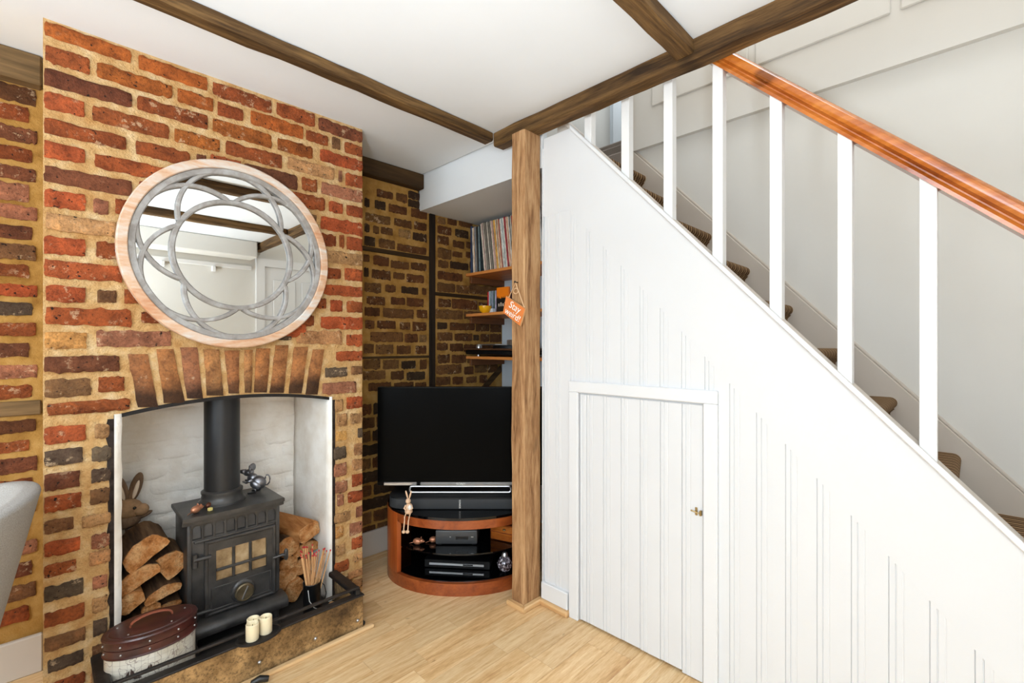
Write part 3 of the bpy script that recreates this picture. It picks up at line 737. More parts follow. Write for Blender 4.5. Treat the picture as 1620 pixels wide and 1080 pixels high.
O1 = [(40, 90, 215, 300, 'K'), (165, 325, 140, 212, 'D'), (360, 470, 168, 252, 'D'), (480, 592, 150, 225, 'K'), (480, 592, 235, 305, 'K'), (145, 250, 242, 326, 'K'), (285, 465, 288, 366, 'D'), (510, 668, 330, 412, 'D'), (50, 300, 378, 462, 'B'), (340, 512, 428, 502, 'D'), (540, 662, 458, 532, 'D'), (40, 90, 470, 552, 'K'), (128, 186, 492, 568, 'B'), (205, 322, 508, 578, 'B'), (385, 502, 528, 612, 'T'), (528, 665, 566, 642, 'K'), (40, 146, 600, 692, 'K'), (185, 346, 628, 718, 'B'), (370, 662, 690, 762, 'D'), (30, 90, 780, 852, 'D'), (130, 286, 795, 890, 'D'), (305, 486, 848, 922, 'D'), (508, 662, 864, 938, 'D'), (35, 82, 910, 1000, 'K'), (115, 302, 935, 1026, 'D'), (330, 442, 962, 1024, 'D'), (465, 636, 982, 1062, 'D'),
      (778, 852, 408, 472, 'T'), (875, 966, 424, 482, 'D'), (990, 1124, 448, 504, 'D'), (775, 912, 498, 578, 'D'), (953, 1082, 533, 608, 'K'), (775, 887, 594, 678, 'D'), (930, 1042, 644, 712, 'D'), (1062, 1180, 660, 722, 'D'), (775, 912, 718, 822, 'B'), (925, 1022, 752, 804, 'D'), (1060, 1180, 758, 818, 'D'), (780, 882, 838, 912, 'B'), (902, 1082, 858, 928, 'K'), (1100, 1400, 870, 945, 'D'), (1200, 1420, 480, 560, 'D'), (1200, 1420, 590, 660, 'D'), (775, 1022, 958, 1038, 'D')]
P1 = [(40, 196, 45, 136, 'B'), (235, 332, 64, 132, 'D'), (390, 548, 84, 148, 'K'), (585, 624, 94, 156, 'D'), (60, 232, 174, 252, 'D'), (290, 422, 184, 252, 'D'), (440, 597, 190, 268, 'D'), (40, 182, 278, 358, 'D'), (215, 502, 290, 378, 'B'), (535, 632, 300, 378, 'D'), (45, 132, 398, 478, 'D'), (160, 332, 404, 478, 'D'), (375, 470, 418, 488, 'D'), (495, 624, 415, 502, 'D'), (95, 402, 510, 602, 'B'), (420, 542, 528, 608, 'D'), (560, 626, 538, 606, 'T'), (30, 126, 624, 712, 'B'), (145, 312, 630, 718, 'B'), (345, 476, 640, 718, 'D'), (525, 624, 640, 718, 'D'), (30, 188, 770, 862, 'B'), (215, 362, 774, 862, 'B'), (390, 522, 784, 858, 'K'), (565, 627, 775, 862, 'D'), (25, 236, 878, 962, 'B'), (290, 412, 880, 962, 'D'), (440, 612, 888, 966, 'K'), (75, 290, 990, 1065, 'D'), (320, 502, 988, 1066, 'D'), (520, 624, 988, 1066, 'D'),
      (730, 897, 48, 132, 'B'), (910, 1028, 68, 142, 'B'), (1036, 1340, 75, 160, 'B'), (740, 857, 198, 274, 'D'), (870, 1106, 205, 292, 'D'), (1120, 1340, 235, 305, 'D'), (715, 972, 300, 388, 'B'), (985, 1340, 322, 398, 'B'), (730, 822, 418, 484, 'K'), (850, 1082, 425, 494, 'D'), (1095, 1222, 430, 504, 'D'), (1232, 1338, 436, 512, 'D'), (730, 872, 514, 592, 'B'), (895, 1060, 524, 594, 'D'), (1072, 1124, 538, 590, 'K'), (1140, 1222, 530, 602, 'D'), (1230, 1338, 530, 604, 'D'), (725, 827, 614, 684, 'D'), (850, 972, 620, 692, 'D'), (982, 1102, 628, 700, 'D'), (1112, 1338, 634, 704, 'D'), (735, 847, 724, 804, 'D'), (865, 1002, 728, 804, 'D'), (1015, 1338, 735, 800, 'B'), (720, 957, 820, 908, 'B'), (985, 1072, 838, 912, 'D'), (1085, 1202, 818, 894, 'B'), (1212, 1300, 818, 892, 'D'), (720, 852, 934, 1012, 'B'), (875, 972, 934, 1004, 'D'), (1005, 1102, 934, 992, 'B'), (1130, 1200, 918, 992, 'D')]
low = lambda R: [r[:4] + (r[4].lower(),) for r in R]  # switches alcove bricks to the shaded palette
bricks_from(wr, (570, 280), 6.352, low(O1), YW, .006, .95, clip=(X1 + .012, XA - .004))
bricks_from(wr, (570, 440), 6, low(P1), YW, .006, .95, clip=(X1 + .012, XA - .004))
z = .84; k = 0
while z > .16:
    x = X1 + .02 - (k % 2) * .09
    while x < XA - .03:
        xa, xb = max(x, X1 + .02), min(x + rb.choice((.2, .1, .205)), XA - .01)
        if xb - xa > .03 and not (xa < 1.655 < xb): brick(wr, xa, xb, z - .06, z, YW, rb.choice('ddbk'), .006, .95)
        x = xb + .014
    z -= .0755; k += 1
sx0, sx1 = at(678.6, Y=YW).x, at(687.4, Y=YW).x
mk('timber_stud', BOX(sx0, sx1, YW - .012, YW + .01, 0, 1.98, bevel=.003), 'dark_timber_Z', wr)
def bond(xa, xb, za, zb2): return mk('timber_bond', BOX(xa, xb, YW - .010, YW + .01, min(za, zb2), max(za, zb2), bevel=.003), 'dark_timber_X', wr)
def zat(px, py): return at(px, py, Y=YW).z
bond(X1 + .004, sx0 - .001, zat(628, 280 + 748 / 6.352), zat(628, 280 + 790 / 6.352))
bond(X1 + .004, sx0 - .001, zat(625, 440 + 738 / 6), zat(625, 440 + 760 / 6))
bond(sx1 + .001, XA - .002, zat(730, 440 + 155 / 6), zat(730, 440 + 186 / 6))
p0, p1 = at(570 + 1335 / 6, 440 + 850 / 6, Y=YW), at(570 + 1180 / 6, 440 + 1030 / 6, Y=YW)
d_ = (p1 - p0).normalized(); n_ = Vector((-d_.z, 0, d_.x)) * .02; p1 = p1 + d_ * .3
mk('timber_brace', prism(bmesh.new(), [(p.x, p.z) for p in (p0 + n_, p1 + n_, p1 - n_, p0 - n_)], XZ, YW - .008, YW + .01), 'dark_timber_X', wr)
# wall plates, skirtings
mk('wall_plate', BOX(X1 + .002, 1.609, YW - .055, YW + .01, 2.10, CEIL - .001, bevel=.006), 'dark_timber_X', wr)
mk('wall_plate', BOX(XL + .01, X0 - .002, YW - .055, YW + .01, 2.085, CEIL - .001, bevel=.006), 'weathered_X', wl)
struct(mk('baseboard_alcove_right', BOX(X1, XA, YW - .02, YW, 0, .135, bevel=.004), 'skirt_paint'))
struct(mk('baseboard_alcove_left', BOX(XL, X0, YW - .02, YW, 0, .135, bevel=.004), 'skirt_paint'))
# white boarded end of the alcove
wa = struct(mk('wall_alcove_end', BOX(XA + .012, XW, 1.37, YW, 0, 1.98), 'cool_white'))
y = YW
while y > 1.40:
    mk('wall_board', BOX(XA, XA + .012, max(y - .118, 1.372), y - .004, 0, 1.979, bevel=.004), 'cool_white', wa); y -= .122

# ================================================================== TIMBERS
def rough_beam(name, x0, x1, y0, y1, z0, z1, mat, axis, amp=.004, parent=None):
    """squared timber with waney, uneven edges"""
    n = 40; bm = bmesh.new(); rings = []
    L0, L1 = {'X': (x0, x1), 'Y': (y0, y1), 'Z': (z0, z1)}[axis]
    c = .006
    if axis == 'X': sec = [(y0, z0), (y1, z0), (y1, z1), (y0, z1)]
    elif axis == 'Y': sec = [(x0, z0), (x1, z0), (x1, z1), (x0, z1)]
    else: sec = [(x0, y0), (x1, y0), (x1, y1), (x0, y1)]
    cu, cv = sum(p[0] for p in sec) / 4, sum(p[1] for p in sec) / 4
    ring2 = []
    for i, (u, v) in enumerate(sec):
        for j in (i - 1, (i + 1) % 4):
            q = sec[j]; d = Vector((q[0] - u, q[1] - v)); d = d.normalized() * c; ring2.append((u + d.x, v + d.y))
    for k in range(n + 1):
        t = L0 + (L1 - L0) * k / n; ring = []
        for i, (u, v) in enumerate(ring2):
            s_ = Vector((u * 9, v * 9, t * 7)); nu = mnoise.noise(s_) * amp; nv = mnoise.noise(s_ + Vector((40, 3, 9))) * amp
            uu, vv = u - (amp if u > cu else -amp) + nu, v - (amp if v > cv else -amp) + nv
            ring.append(bm.verts.new({'X': (t, uu, vv), 'Y': (uu, t, vv), 'Z': (uu, vv, t)}[axis]))
        rings.append(ring)
    for a, b in zip(rings, rings[1:]):
        for i in range(8): bm.faces.new((a[i], a[(i + 1) % 8], b[(i + 1) % 8], b[i]))
    bm.faces.new(rings[0][::-1]); bm.faces.new(rings[-1])
    return mk(name, bm, mat, parent, True)
G_B = 'exposed ceiling timbers'
tag(rough_beam('ceiling_beam', 1.520, 1.600, YB + .01, 1.637, 2.118, CEIL + .005, 'old_oak_Y', 'Y'), 'large old oak beam carrying the edge of the ceiling beside the stairs', 'beam', G_B)
tag(rough_beam('ceiling_joist', XL + .01, 1.519, 1.630, 1.703, 2.142, CEIL + .005, 'old_oak_X', 'X', .005), 'old oak joist on the ceiling nearest the brick chimney', 'beam', G_B)
tag(rough_beam('ceiling_joist', XL + .01, 1.519, .655, .728, 2.130, CEIL + .005, 'old_oak_X', 'X', .005), 'dark oak joist meeting the large beam near the handrail', 'beam', G_B)
tag(rough_beam('ceiling_joist', XL + .01, 1.519, -.30, -.225, 2.130, CEIL + .005, 'old_oak_X', 'X', .005), 'oak joist seen in the round mirror', 'beam', G_B)
post = rough_beam('timber_post', 1.491, 1.609, 1.404, 1.491, 0, 2.122, 'post_oak_Z', 'Z', .003)
tag(post, 'squared old oak post under the large beam', 'post')
mk('base_trim', prism(bmesh.new(), [(1.468, 1.384), (1.493, 1.409), (1.493, 1.491), (1.468, 1.491)], XY, 0, .024, .004), 'pine_trim_Y', post)
mk('base_trim', prism(bmesh.new(), [(1.468, 1.384), (1.600, 1.384), (1.600, 1.409), (1.493, 1.409)], XY, 0, .024, .004), 'pine_trim_X', post)

# ================================================================== STAIRCASE
st = empty('staircase', (1.98, -.5, 0), 'steep staircase with striped brown carpet, white balusters and pine handrail', 'staircase')
GO, RI, N0, Z0 = .178, .190, .031, .775
for k in range(-4, 8):
    yn, zt_ = N0 + GO * k, Z0 + RI * k
    yb = yn + GO + .03; r = .022
    out = [(yb, zt_), (yn + r, zt_)] + [(yn + r - r * math.sin(t * PI / 8), zt_ - r + r * math.cos(t * PI / 8)) for t in range(1, 8)] + [(yn + .008, zt_ - .045), (yn + .022, zt_ - .06), (yn + .022, zt_ - RI - .002), (yn + .06, zt_ - RI - .002), (yn + .06, zt_ - .04), (yb, zt_ - .04)]
    if k == 7:
        out = [(p[0] + (YW - yb - .002 if p[0] > yn + .1 else 0), p[1]) for p in out]
    if k == -4: out = [p if p[1] > 0 else (p[0], 0) for p in out]; continue
    mk('tread', prism(bmesh.new(), out, YZ, XS + .062, XW - .027), 'stair_carpet', st, True)
# wall string (skirt) on the far side
def zs(Y): return .795 + 1.075 * Y
mk('wall_string', prism(bmesh.new(), [(-.66, 0), (-.55, 0), (1.36, zs(1.36) - .42), (1.36, zs(1.36)), (-.66, zs(-.66))], YZ, XW - .026, XW - .001, .003), 'skirt_paint', st)
mk('string_bead', prism(bmesh.new(), [(-.66, zs(-.66)), (1.36, zs(1.36)), (1.36, zs(1.36) + .016), (-.66, zs(-.66) + .016)], YZ, XW - .014, XW - .001, .003), 'skirt_paint', st)
# near string with its cap
mk('string_core', slope_band(YFE + .02, 1.33, .030, .30, XS + .026, XS + .058), 'skirt_paint', st)
mk('string_cap', slope_band(YFE + .02, 1.33, .002, .029, XS + .008, XS + .060, .003), 'skirt_paint', st)
def zr(Y): return 1.507 + .985 * Y          # underside of the handrail
bw = .0175
for i in range(-4, 7):
    yc = .0835 + .1785 * i - (.016 if i < 0 else 0)
    z0 = ztop(yc) - .004
    bm = bmesh.new()
    prism(bm, [(yc - bw, z0 - bw * PITCH), (yc + bw, z0 + bw * PITCH), (yc + bw, zr(yc + bw) + .008), (yc - bw, zr(yc - bw) + .008)], YZ, XS + .012, XS + .046, .0015)
    mk('baluster', bm, 'gloss_white', st)
# handrail: moulded section swept up the slope
sec = [(-.022, .0), (.022, 0), (.024, .012), (.017, .024), (.017, .029), (.033, .036), (.038, .050), (.036, .066), (.025, .080), (.0, .086), (-.025, .080), (-.036, .066), (-.038, .050), (-.033, .036), (-.017, .029), (-.017, .024), (-.024, .012)]
xr = XS + .029; bm = bmesh.new(); rings = []
for yy in (-.72, 1.20): rings.append([bm.verts.new((xr + u, yy, zr(yy) + v * .96)) for u, v in sec])
n = len(sec)
for i in range(n): bm.faces.new((rings[0][i], rings[0][(i + 1) % n], rings[1][(i + 1) % n], rings[1][i]))
bm.faces.new(rings[0][::-1]); bm.faces.new(rings[1]); mk('handrail', bm, 'rail_pine', st, True)
mk('newel_post', BOX(XS - .02, XS + .07, -.83, -.74, 0, 1.02, bevel=.008), 'gloss_white', st)

# ================================================================== MIRROR
MC = Vector((.527, YC, 1.515)); RO = .3575
mir = empty('round_mirror', MC - Vector((0, .012, RO)), 'round wall mirror with limed wood rim and interlaced grey tracery', 'mirror')
def ring_bm(r0, r1, y0, y1, seg=72, bev=True):
    prof = [(r0, y1), (r0, y0 + .003), (r0 + .003, y0), (r1 - .004, y0), (r1, y0 + .004), (r1, y1)]
    bm = bmesh.new(); rs = []
    for i in range(seg):
        t = 2 * PI * i / seg; rs.append([bm.verts.new((MC.x + r * math.cos(t), y, MC.z + r * math.sin(t))) for r, y in prof])
    for i in range(seg):
        a, b = rs[i], rs[(i + 1) % seg]
        for k in range(len(prof)): bm.faces.new((a[k], a[(k + 1) % len(prof)], b[(k + 1) % len(prof)], b[k]))
    return bm
YM = YC - .012                                     # back of the mirror, clear of the brick faces
mk('rim', ring_bm(RO - .031, RO, YM - .034, YM), 'limed_wood', mir, True)
mk('inner_rim', ring_bm(RO - .053, RO - .029, YM - .026, YM - .002), 'grey_wood', mir, True)
bm = bmesh.new(); lathe(bm, [(RO - .04, 0), (RO - .04, .004)], (MC.x, YM - .006, MC.z), 72, (0, -1, 0)); mk('mirror_pane', bm, 'mirror_glass', mir)
RI_ = RO - .040
def band(path, closed, w_=.0085, y0=YM - .024, y1=YM - .011):
    bm = bmesh.new(); n = len(path); rs = []
    for i, p in enumerate(path):
        a, b = path[(i - 1) % n if closed else max(i - 1, 0)], path[(i + 1) % n if closed else min(i + 1, n - 1)]
        t = Vector((b[0] - a[0], b[1] - a[1])).normalized(); nn = Vector((-t.y, t.x)) * w_
        q = [(-1, y1), (-1, y0 + .004), (-.55, y0), (.55, y0), (1, y0 + .004), (1, y1)]
        rs.append([bm.verts.new((MC.x + p[0] + nn.x * s_, yy, MC.z + p[1] + nn.y * s_)) for s_, yy in q])
    for i in range(n if closed else n - 1):
        a, b = rs[i], rs[(i + 1) % n]
        for k in range(6): bm.faces.new((a[k], a[(k + 1) % 6], b[(k + 1) % 6], b[k]))
    if not closed: bm.faces.new(rs[0][::-1]); bm.faces.new(rs[-1])
    return bm
RCN = .64 * RI_
mk('tracery_circle', band([(RCN * math.cos(2 * PI * i / 64), RCN * math.sin(2 * PI * i / 64)) for i in range(64)], True, .0095), 'grey_wood', mir, True)
for k in range(6):
    th = math.radians(34 + 60 * k); cc = Vector((math.cos(th), math.sin(th))) * .44 * RI_; r = .555 * RI_; path = []
    for i in range(61):
        t = th + math.radians(-118 + 236 * i / 60); p = cc + Vector((math.cos(t), math.sin(t))) * r
        if p.length > RCN - .002 and p.length < RI_ + .003: path.append(p)
    mk('tracery_arc', band(path, False, .008, YM - .0235 - .0004 * k), 'grey_wood', mir, True)

# ================================================================== STOVE
SY = 2.085                       # front of the cast iron box
def sx(px, Y=SY): return at(px, Y=Y).x
def sz(px, py, Y=SY): return at(px, py, Y=Y).z
stv = empty('wood_stove', (.541, 2.19, .015), 'black cast iron wood-burning stove with flue pipe in the brick fireplace', 'stove')
BX0, BX1, BZ0, BZ1 = .378, .704, .125, .508
mk('firebox', BOX(BX0, BX1, SY, 2.30, BZ0, BZ1, bevel=.008, seg=2), 'cast_iron', stv, True)
# bowed top plate
TX0, TX1 = .362, .720
bow = [(TX0 + (TX1 - TX0) * i / 14, SY - .018 - .010 * math.sin(PI * i / 14)) for i in range(15)]
mk('top_plate', prism(bmesh.new(), bow + [(TX1 - .004, 2.31), (TX0 + .004, 2.31)], XY, BZ1, BZ1 + .017, .003), 'cast_iron', stv, True)
mk('cornice', prism(bmesh.new(), [(x, y + .012) for x, y in bow] + [(BX1 + .004, SY + .02), (BX0 - .004, SY + .02)], XY, BZ1 - .016, BZ1, .002), 'cast_iron', stv, True)
# row of arched flutes sunk in a raised band under the top
bm = bmesh.new(); nf = 8; fx0, fx1 = BX0 + .012, BX1 - .012; cw = (fx1 - fx0) / nf; fz0, fz1 = BZ1 - .080, BZ1 - .014; yf, yi = SY - .008, SY + .0005
for i in range(nf):
    xa, xb = fx0 + cw * i, fx0 + cw * (i + 1); xc = (xa + xb) / 2; r = cw * .40; zc = fz1 - .008 - r; zb = fz0 + .006
    inn = [(xc - r, zb), (xc - r, zc)] + [(xc - r * math.cos(PI * j / 10), zc + r * math.sin(PI * j / 10)) for j in range(1, 10)] + [(xc + r, zc), (xc + r, zb)]
    out_ = [(xa, fz0), (xa, zc)] + [(xc - (xb - xa) / 2 * max(-1, min(1, 1.35 * math.cos(PI * j / 10))), fz1 if 2 <= j <= 8 else zc + (fz1 - zc) * .5) for j in range(1, 10)] + [(xb, zc), (xb, fz0)]
    vo = [bm.verts.new((x, yf, z)) for x, z in out_]; v1 = [bm.verts.new((x, yf + .001, z)) for x, z in inn]; v2 = [bm.verts.new((xc + (x - xc) * .86, yi, zc + (z - zc) * .90)) for x, z in inn]
    n = len(inn)
    for j in range(n):
        q = (j + 1) % n
        bm.faces.new((vo[j], vo[q], v1[q], v1[j])); bm.faces.new((v1[j], v1[q], v2[q], v2[j]))
mk('flute_band', bm, 'cast_iron', stv)
mk('flute_ledge', BOX(BX0 + .022, BX1 - .022, SY - .012, SY + .002, BZ1 - .088, BZ1 - .078, bevel=.003, seg=2), 'cast_iron', stv, True)
for s_ in (0, 1):
    xa = (BX0, BX1 - .016)[s_]; mk('corner_moulding', BOX(xa, xa + .016, SY - .006, SY + .002, BZ0 + .01, BZ1 - .012, bevel=.004, seg=2), 'cast_iron', stv, True)
# door
DX0, DX1, DZ0, DZ1 = BX0 + .062, BX1 - .028, BZ0 + .015, BZ1 - .096
bm = bmesh.new(); GX0, GX1, GZ0, GZ1 = DX0 + .030, DX1 - .026, DZ0 + .118, DZ1 - .036
for a in ((DX0, GX0, DZ0, DZ1), (GX1, DX1, DZ0, DZ1), (GX0, GX1, DZ0, GZ0), (GX0, GX1, GZ1, DZ1)): box(bm, a[0], a[1], SY - .014, SY + .001, a[2], a[3])
dst = mk('stove_door', bm, 'cast_iron', stv)
fr = bmesh.new()
for a in ((DX0 - .008, DX0 + .004, DZ0 - .006, DZ1 + .008), (DX1 - .004, DX1 + .008, DZ0 - .006, DZ1 + .008), (DX0, DX1, DZ1 - .004, DZ1 + .008), (DX0, DX1, DZ0 - .006, DZ0 + .004)): box(fr, a[0], a[1], SY - .019, SY, a[2], a[3], bevel=.003)
mk('door_moulding', fr, 'cast_iron', dst)
fr = bmesh.new(); b_ = .004
for a in ((DX0 + .012, DX1 - .010, DZ0 + .092, DZ0 + .097), (DX0 + .012, DX1 - .010, DZ0 + .010, DZ0 + .015), (DX0 + .012, DX0 + .017, DZ0 + .015, DZ0 + .092), (DX1 - .015, DX1 - .010, DZ0 + .015, DZ0 + .092)): box(fr, a[0], a[1], SY - .018, SY - .012, a[2], a[3], bevel=.0015)
mk('ash_panel_bead', fr, 'cast_iron', dst)
xs = [GX0 + (GX1 - GX0) * i / 3 for i in range(4)]; zm = GZ0 + (GZ1 - GZ0) * .36
for i in range(3):
    for z0, z1 in ((GZ0, zm), (zm, GZ1)): mk('stove_pane', BOX(xs[i] + .0005, xs[i + 1] - .0005, SY - .007, SY - .003, z0 + .0005, z1 - .0005), 'stove_glass', dst)
for i in (1, 2): mk('glazing_bar', BOX(xs[i] - .005, xs[i] + .005, SY - .017, SY - .006, GZ0, GZ1, bevel=.003), 'cast_iron', dst)
mk('glazing_bar', BOX(GX0, GX1, SY - .0175, SY - .0065, zm - .005, zm + .005, bevel=.003), 'cast_iron', dst)
xd = (DX0 + DX1) / 2 + .004; zd = DZ0 + .052
bm = bmesh.new(); lathe(bm, [(.044, 0), (.044, .006), (.040, .010), (.036, .012)], (xd, SY - .014, zd), 32, (0, -1, 0)); mk('air_collar', bm, 'cast_iron', dst, True)
bm = bmesh.new(); lathe(bm, [(.031, 0), (.034, .004), (.034, .016), (.030, .020), (.0285, .016), (.001, .016)], (xd, SY - .025, zd), 32, (0, -1, 0)); dl = mk('air_dial', bm, 'worn_brass', dst, True)
mk('dial_bar', BOX(-.003, .003, -.006, 0, -.026, .026, bevel=.002), 'steel', dl, xf=Matrix.Translation((xd, SY - .0415, zd)) @ Matrix.Rotation(math.radians(24), 4, 'Y'))
for zz in (DZ0 + .018, DZ1 - .05):
    bm = bmesh.new(); tube(bm, [(BX0 + .020, SY - .016, zz), (DX0 + .012, SY - .020, zz)], .0075, 10); lathe(bm, [(.009, 0), (.009, .05)], (BX0 + .024, SY - .012, zz - .03), 12); mk('hinge', bm, 'cast_iron', stv, True)
bm = bmesh.new(); tube(bm, [(DX1 - .004, SY - .022, DZ0 + .145), (DX1 + .028, SY - .030, DZ0 + .150), (DX1 + .042, SY - .038, DZ0 + .150)], [.006, .0065, .009], 10); lathe(bm, [(.006, 0), (.0085, .008), (.0085, .036), (.005, .044)], (DX1 + .042, SY - .038, DZ0 + .13), 14); mk('handle', bm, 'cast_iron', stv, True)
# apron with rolled edge, feet
ap = [(SY + .02, .128), (SY - .030, .128), (SY - .050, .122), (SY - .062, .108), (SY - .064, .094), (SY - .058, .082), (SY - .048, .078), (SY + .02, .078)]
mk('ash_lip', prism(bmesh.new(), ap, YZ, .362, .722, .006, 2), 'cast_iron', stv, True)
mk('base_plate', BOX(.372, .710, SY + .021, 2.30, .080, .124, bevel=.004), 'cast_iron', stv)
for x in (.392, .678):
    for yy in (SY - .030, 2.26): bm = bmesh.new(); lathe(bm, [(.020, .015), (.018, .03), (.013, .05), (.016, .083)], (x, yy, 0), 14); mk('foot', bm, 'cast_iron', stv, True)
bm = bmesh.new(); px_, py_ = .522, 2.205
lathe(bm, [(.084, BZ1 + .016), (.084, BZ1 + .026), (.076, BZ1 + .034), (.072, BZ1 + .052), (.0745, BZ1 + .058), (.0745, BZ1 + .066), (.066, BZ1 + .072)], (px_, py_, 0), 36); mk('flue_collar', bm, 'cast_iron', stv, True)
bm = bmesh.new(); lathe(bm, [(.0640, BZ1 + .05), (.0640, 1.16)], (px_, py_, 0), 40); mk('flue_pipe', bm, 'flue_black', stv, True)
# hearth slab
struct(mk('floor_hearth', BOX(.10, .95, 1.805, YK, 0, .015, bevel=.003), 'slate'), 'dark slate hearth under the stove')

# ================================================================== HEARTH KERB
KY, KX0, KX1 = 1.79, .112, .932
kb = empty('hearth_kerb', ((KX0 + KX1) / 2, KY, 0), 'low bronzed metal hearth kerb with iron rail round the fireplace', 'fender')
mk('front_plate', BOX(KX0, KX1, KY, KY + .006, .0, .134, bevel=.002), 'kerb_bronze', kb)
mk('side_plate', BOX(KX0, KX0 + .006, KY + .007, 2.045, 0, .134, bevel=.002), 'kerb_bronze', kb)
mk('side_plate', BOX(KX1 - .006, KX1, KY + .007, 2.045, 0, .134, bevel=.002), 'kerb_bronze', kb)
mk('top_flange', BOX(KX0 - .003, KX1 + .003, KY - .005, KY + .030, .1345, .1415, bevel=.002), 'iron_dark', kb)
for x0, x1 in ((KX0 - .003, KX0 + .036), (KX1 - .036, KX1 + .003)): mk('end_bracket', BOX(x0, x1, KY + .031, 2.043, .1345, .156, bevel=.004), 'iron_dark', kb)
mk('rail', BOX(KX0 + .01, KX1 - .012, KY + .006, KY + .020, .164, .173, bevel=.002), 'iron_dark', kb)
for x in (KX0 + .016, KX1 - .030): mk('rail_post', BOX(x, x + .02, KY + .004, KY + .024, .142, .1635, bevel=.002), 'iron_dark', kb)
for px, py in ((565.8, 981), (499, 1009.5), (410.5, 1047), (300, 1092)):
    p = at(px, py, Y=KY); bm = bmesh.new(); ell(bm, (p.x, KY - .001, p.z), (.0065, .006, .0065), None, 12, 8); mk('rivet', bm, 'steel', kb, 'all')
mk('floor_strip', BOX(.08, KX1 + .035, KY - .030, KY - .0065, 0, .014, bevel=.005, seg=2), 'pine_trim_X', kb)
p = at(411, 1012, Z=.128)
bm = bmesh.new(); lathe(bm, [(.064, .1425), (.070, .146), (.070, .150), (.064, .152), (.060, .149), (.001, .149)], (.535, KY - .006, 0), 32, sx=1.05, sy=.72); mk('candle_shelf', bm, 'iron_dark', kb, True)
# candles
for i, (dx, dy, h) in enumerate(((-.024, -.012, .056), (-.012, .020, .056), (.022, -.002, .058))):
    r = .0205; bm = bmesh.new(); zc = .1495
    lathe(bm, [(r - .001, zc), (r, zc + .002), (r, zc + h - .002), (r - .002, zc + h), (r - .004, zc + h - .002), (r - .006, zc + h - .012), (.001, zc + h - .013)], (.535 + dx, KY - .004 + dy, 0), 24)
    o = mk('pillar_candle', bm, 'wax', None, True)
    tag(o, ('cream pillar candle nearest the floor on the kerb shelf', 'cream pillar candle standing behind the other two on the kerb shelf', 'cream pillar candle on the right of the kerb shelf trio')[i], 'candle', 'candles on the kerb shelf')
    bm = bmesh.new(); tube(bm, [(.535 + dx, KY - .004 + dy, zc + h - .013), (.536 + dx, KY - .004 + dy, zc + h - .004)], .001, 5); mk('wick', bm, 'bead_black', o)
# black iron foot rest at the lower edge
p = at(412, 1078, Z=.02)
bm = bmesh.new(); tube(bm, [(p.x - .03, KY - .05, .004), (p.x - .02, KY - .050, .022), (p.x, KY - .055, .026), (p.x + .025, KY - .062, .018)], [.006, .009, .012, .010], 10)
tag(mk('iron_poker', bm, 'black_enamel', None, True), 'black iron fire tool end lying on the floor by the kerb', 'fire tool')

# ================================================================== LOGS
def log(name, px, py, wpx, hpx, Y, L, label, kind='round', rot=0, yaw=0, group='logs stacked beside the stove'):
    c = at(px, py, Y=Y); s_ = (c - Vector((0, 0, H))).length; D = FX * c.x + FY * c.y
    w2, h2 = wpx / FPX * D / 2 / (.80), hpx / FPX * D / 2
    r = random.Random(px * 31 + py); n = 22; prof = []
    for i in range(n):
        t = 2 * PI * i / n; q = 1 + .10 * mnoise.noise(Vector((math.cos(t) * 2 + px, math.sin(t) * 2, py)))
        x, z = math.cos(t) * q, math.sin(t) * q
        if kind == 'half': z = max(z, -.35)
        if kind == 'wedge': z = max(z, -.5 + .5 * x); x = min(x, .75)
        if kind == 'block': m_ = max(abs(x), abs(z)); x, z = x / (m_ ** .75), z / (m_ ** .75)
        prof.append((x * w2, z * h2))
    bm = bmesh.new(); rings = []; ns = 6
    for k in range(ns + 1):
        yy = L * k / ns; sc_ = 1 + .05 * mnoise.noise(Vector((k * .7, px, py)))
        rings.append([bm.verts.new((u * sc_ + mnoise.noise(Vector((u * 40, yy * 9, v * 40))) * .003, yy + (mnoise.noise(Vector((u * 30, 5, v * 30))) * .006 if k == 0 else 0), v * sc_ + mnoise.noise(Vector((v * 40, yy * 9, u * 40))) * .003)) for u, v in prof])
    for a, b in zip(rings, rings[1:]):
        for i in range(n): bm.faces.new((a[i], a[(i + 1) % n], b[(i + 1) % n], b[i]))
    bm.faces.new(rings[-1])
    M_ = Matrix.Translation(c) @ Matrix.Rotation(yaw, 4, 'Z') @ Matrix.Rotation(rot, 4, 'Y')
    body = mk(name, bm, 'split_wood' if kind in ('block', 'wedge') else 'log_bark', None, True, xf=M_)
    tag(body, label, 'log', group)
    bm = bmesh.new(); n2 = 4; cen = bm.verts.new((0, -.003, 0)); prev = None
    for k in range(1, n2 + 1):
        ring = [bm.verts.new((u * k / n2 * (.985 if k == n2 else 1), -.004 + mnoise.noise(Vector((u * k * 20, 3, v * k * 20))) * .005, v * k / n2 * (.985 if k == n2 else 1))) for u, v in prof]
        for i in range(n):
            if prev is None: bm.faces.new((cen, ring[i], ring[(i + 1) % n]))
            else: bm.faces.new((prev[i], ring[i], ring[(i + 1) % n], prev[(i + 1) % n]))
        prev = ring
    bk = [bm.verts.new((u, .004, v)) for u, v in prof]
    for i in range(n): bm.faces.new((prev[i], bk[i], bk[(i + 1) % n], prev[(i + 1) % n]))
    mk('cut_end', bm, 'log_end', body, True, xf=M_)
    return body
R_ = math.radians
GL, GR = 'logs stacked left of the stove', 'logs stacked right of the stove'
log('split_log', 233, 876, 50, 50, 2.12, .19, 'large split log on top of the left stack with a jagged orange end', 'half', R_(-35), 0, GL)
log('split_log', 264, 897, 32, 56, 2.15, .17, 'upright curved split log leaning beside the stove on the left stack', 'half', R_(60), 0, GL)
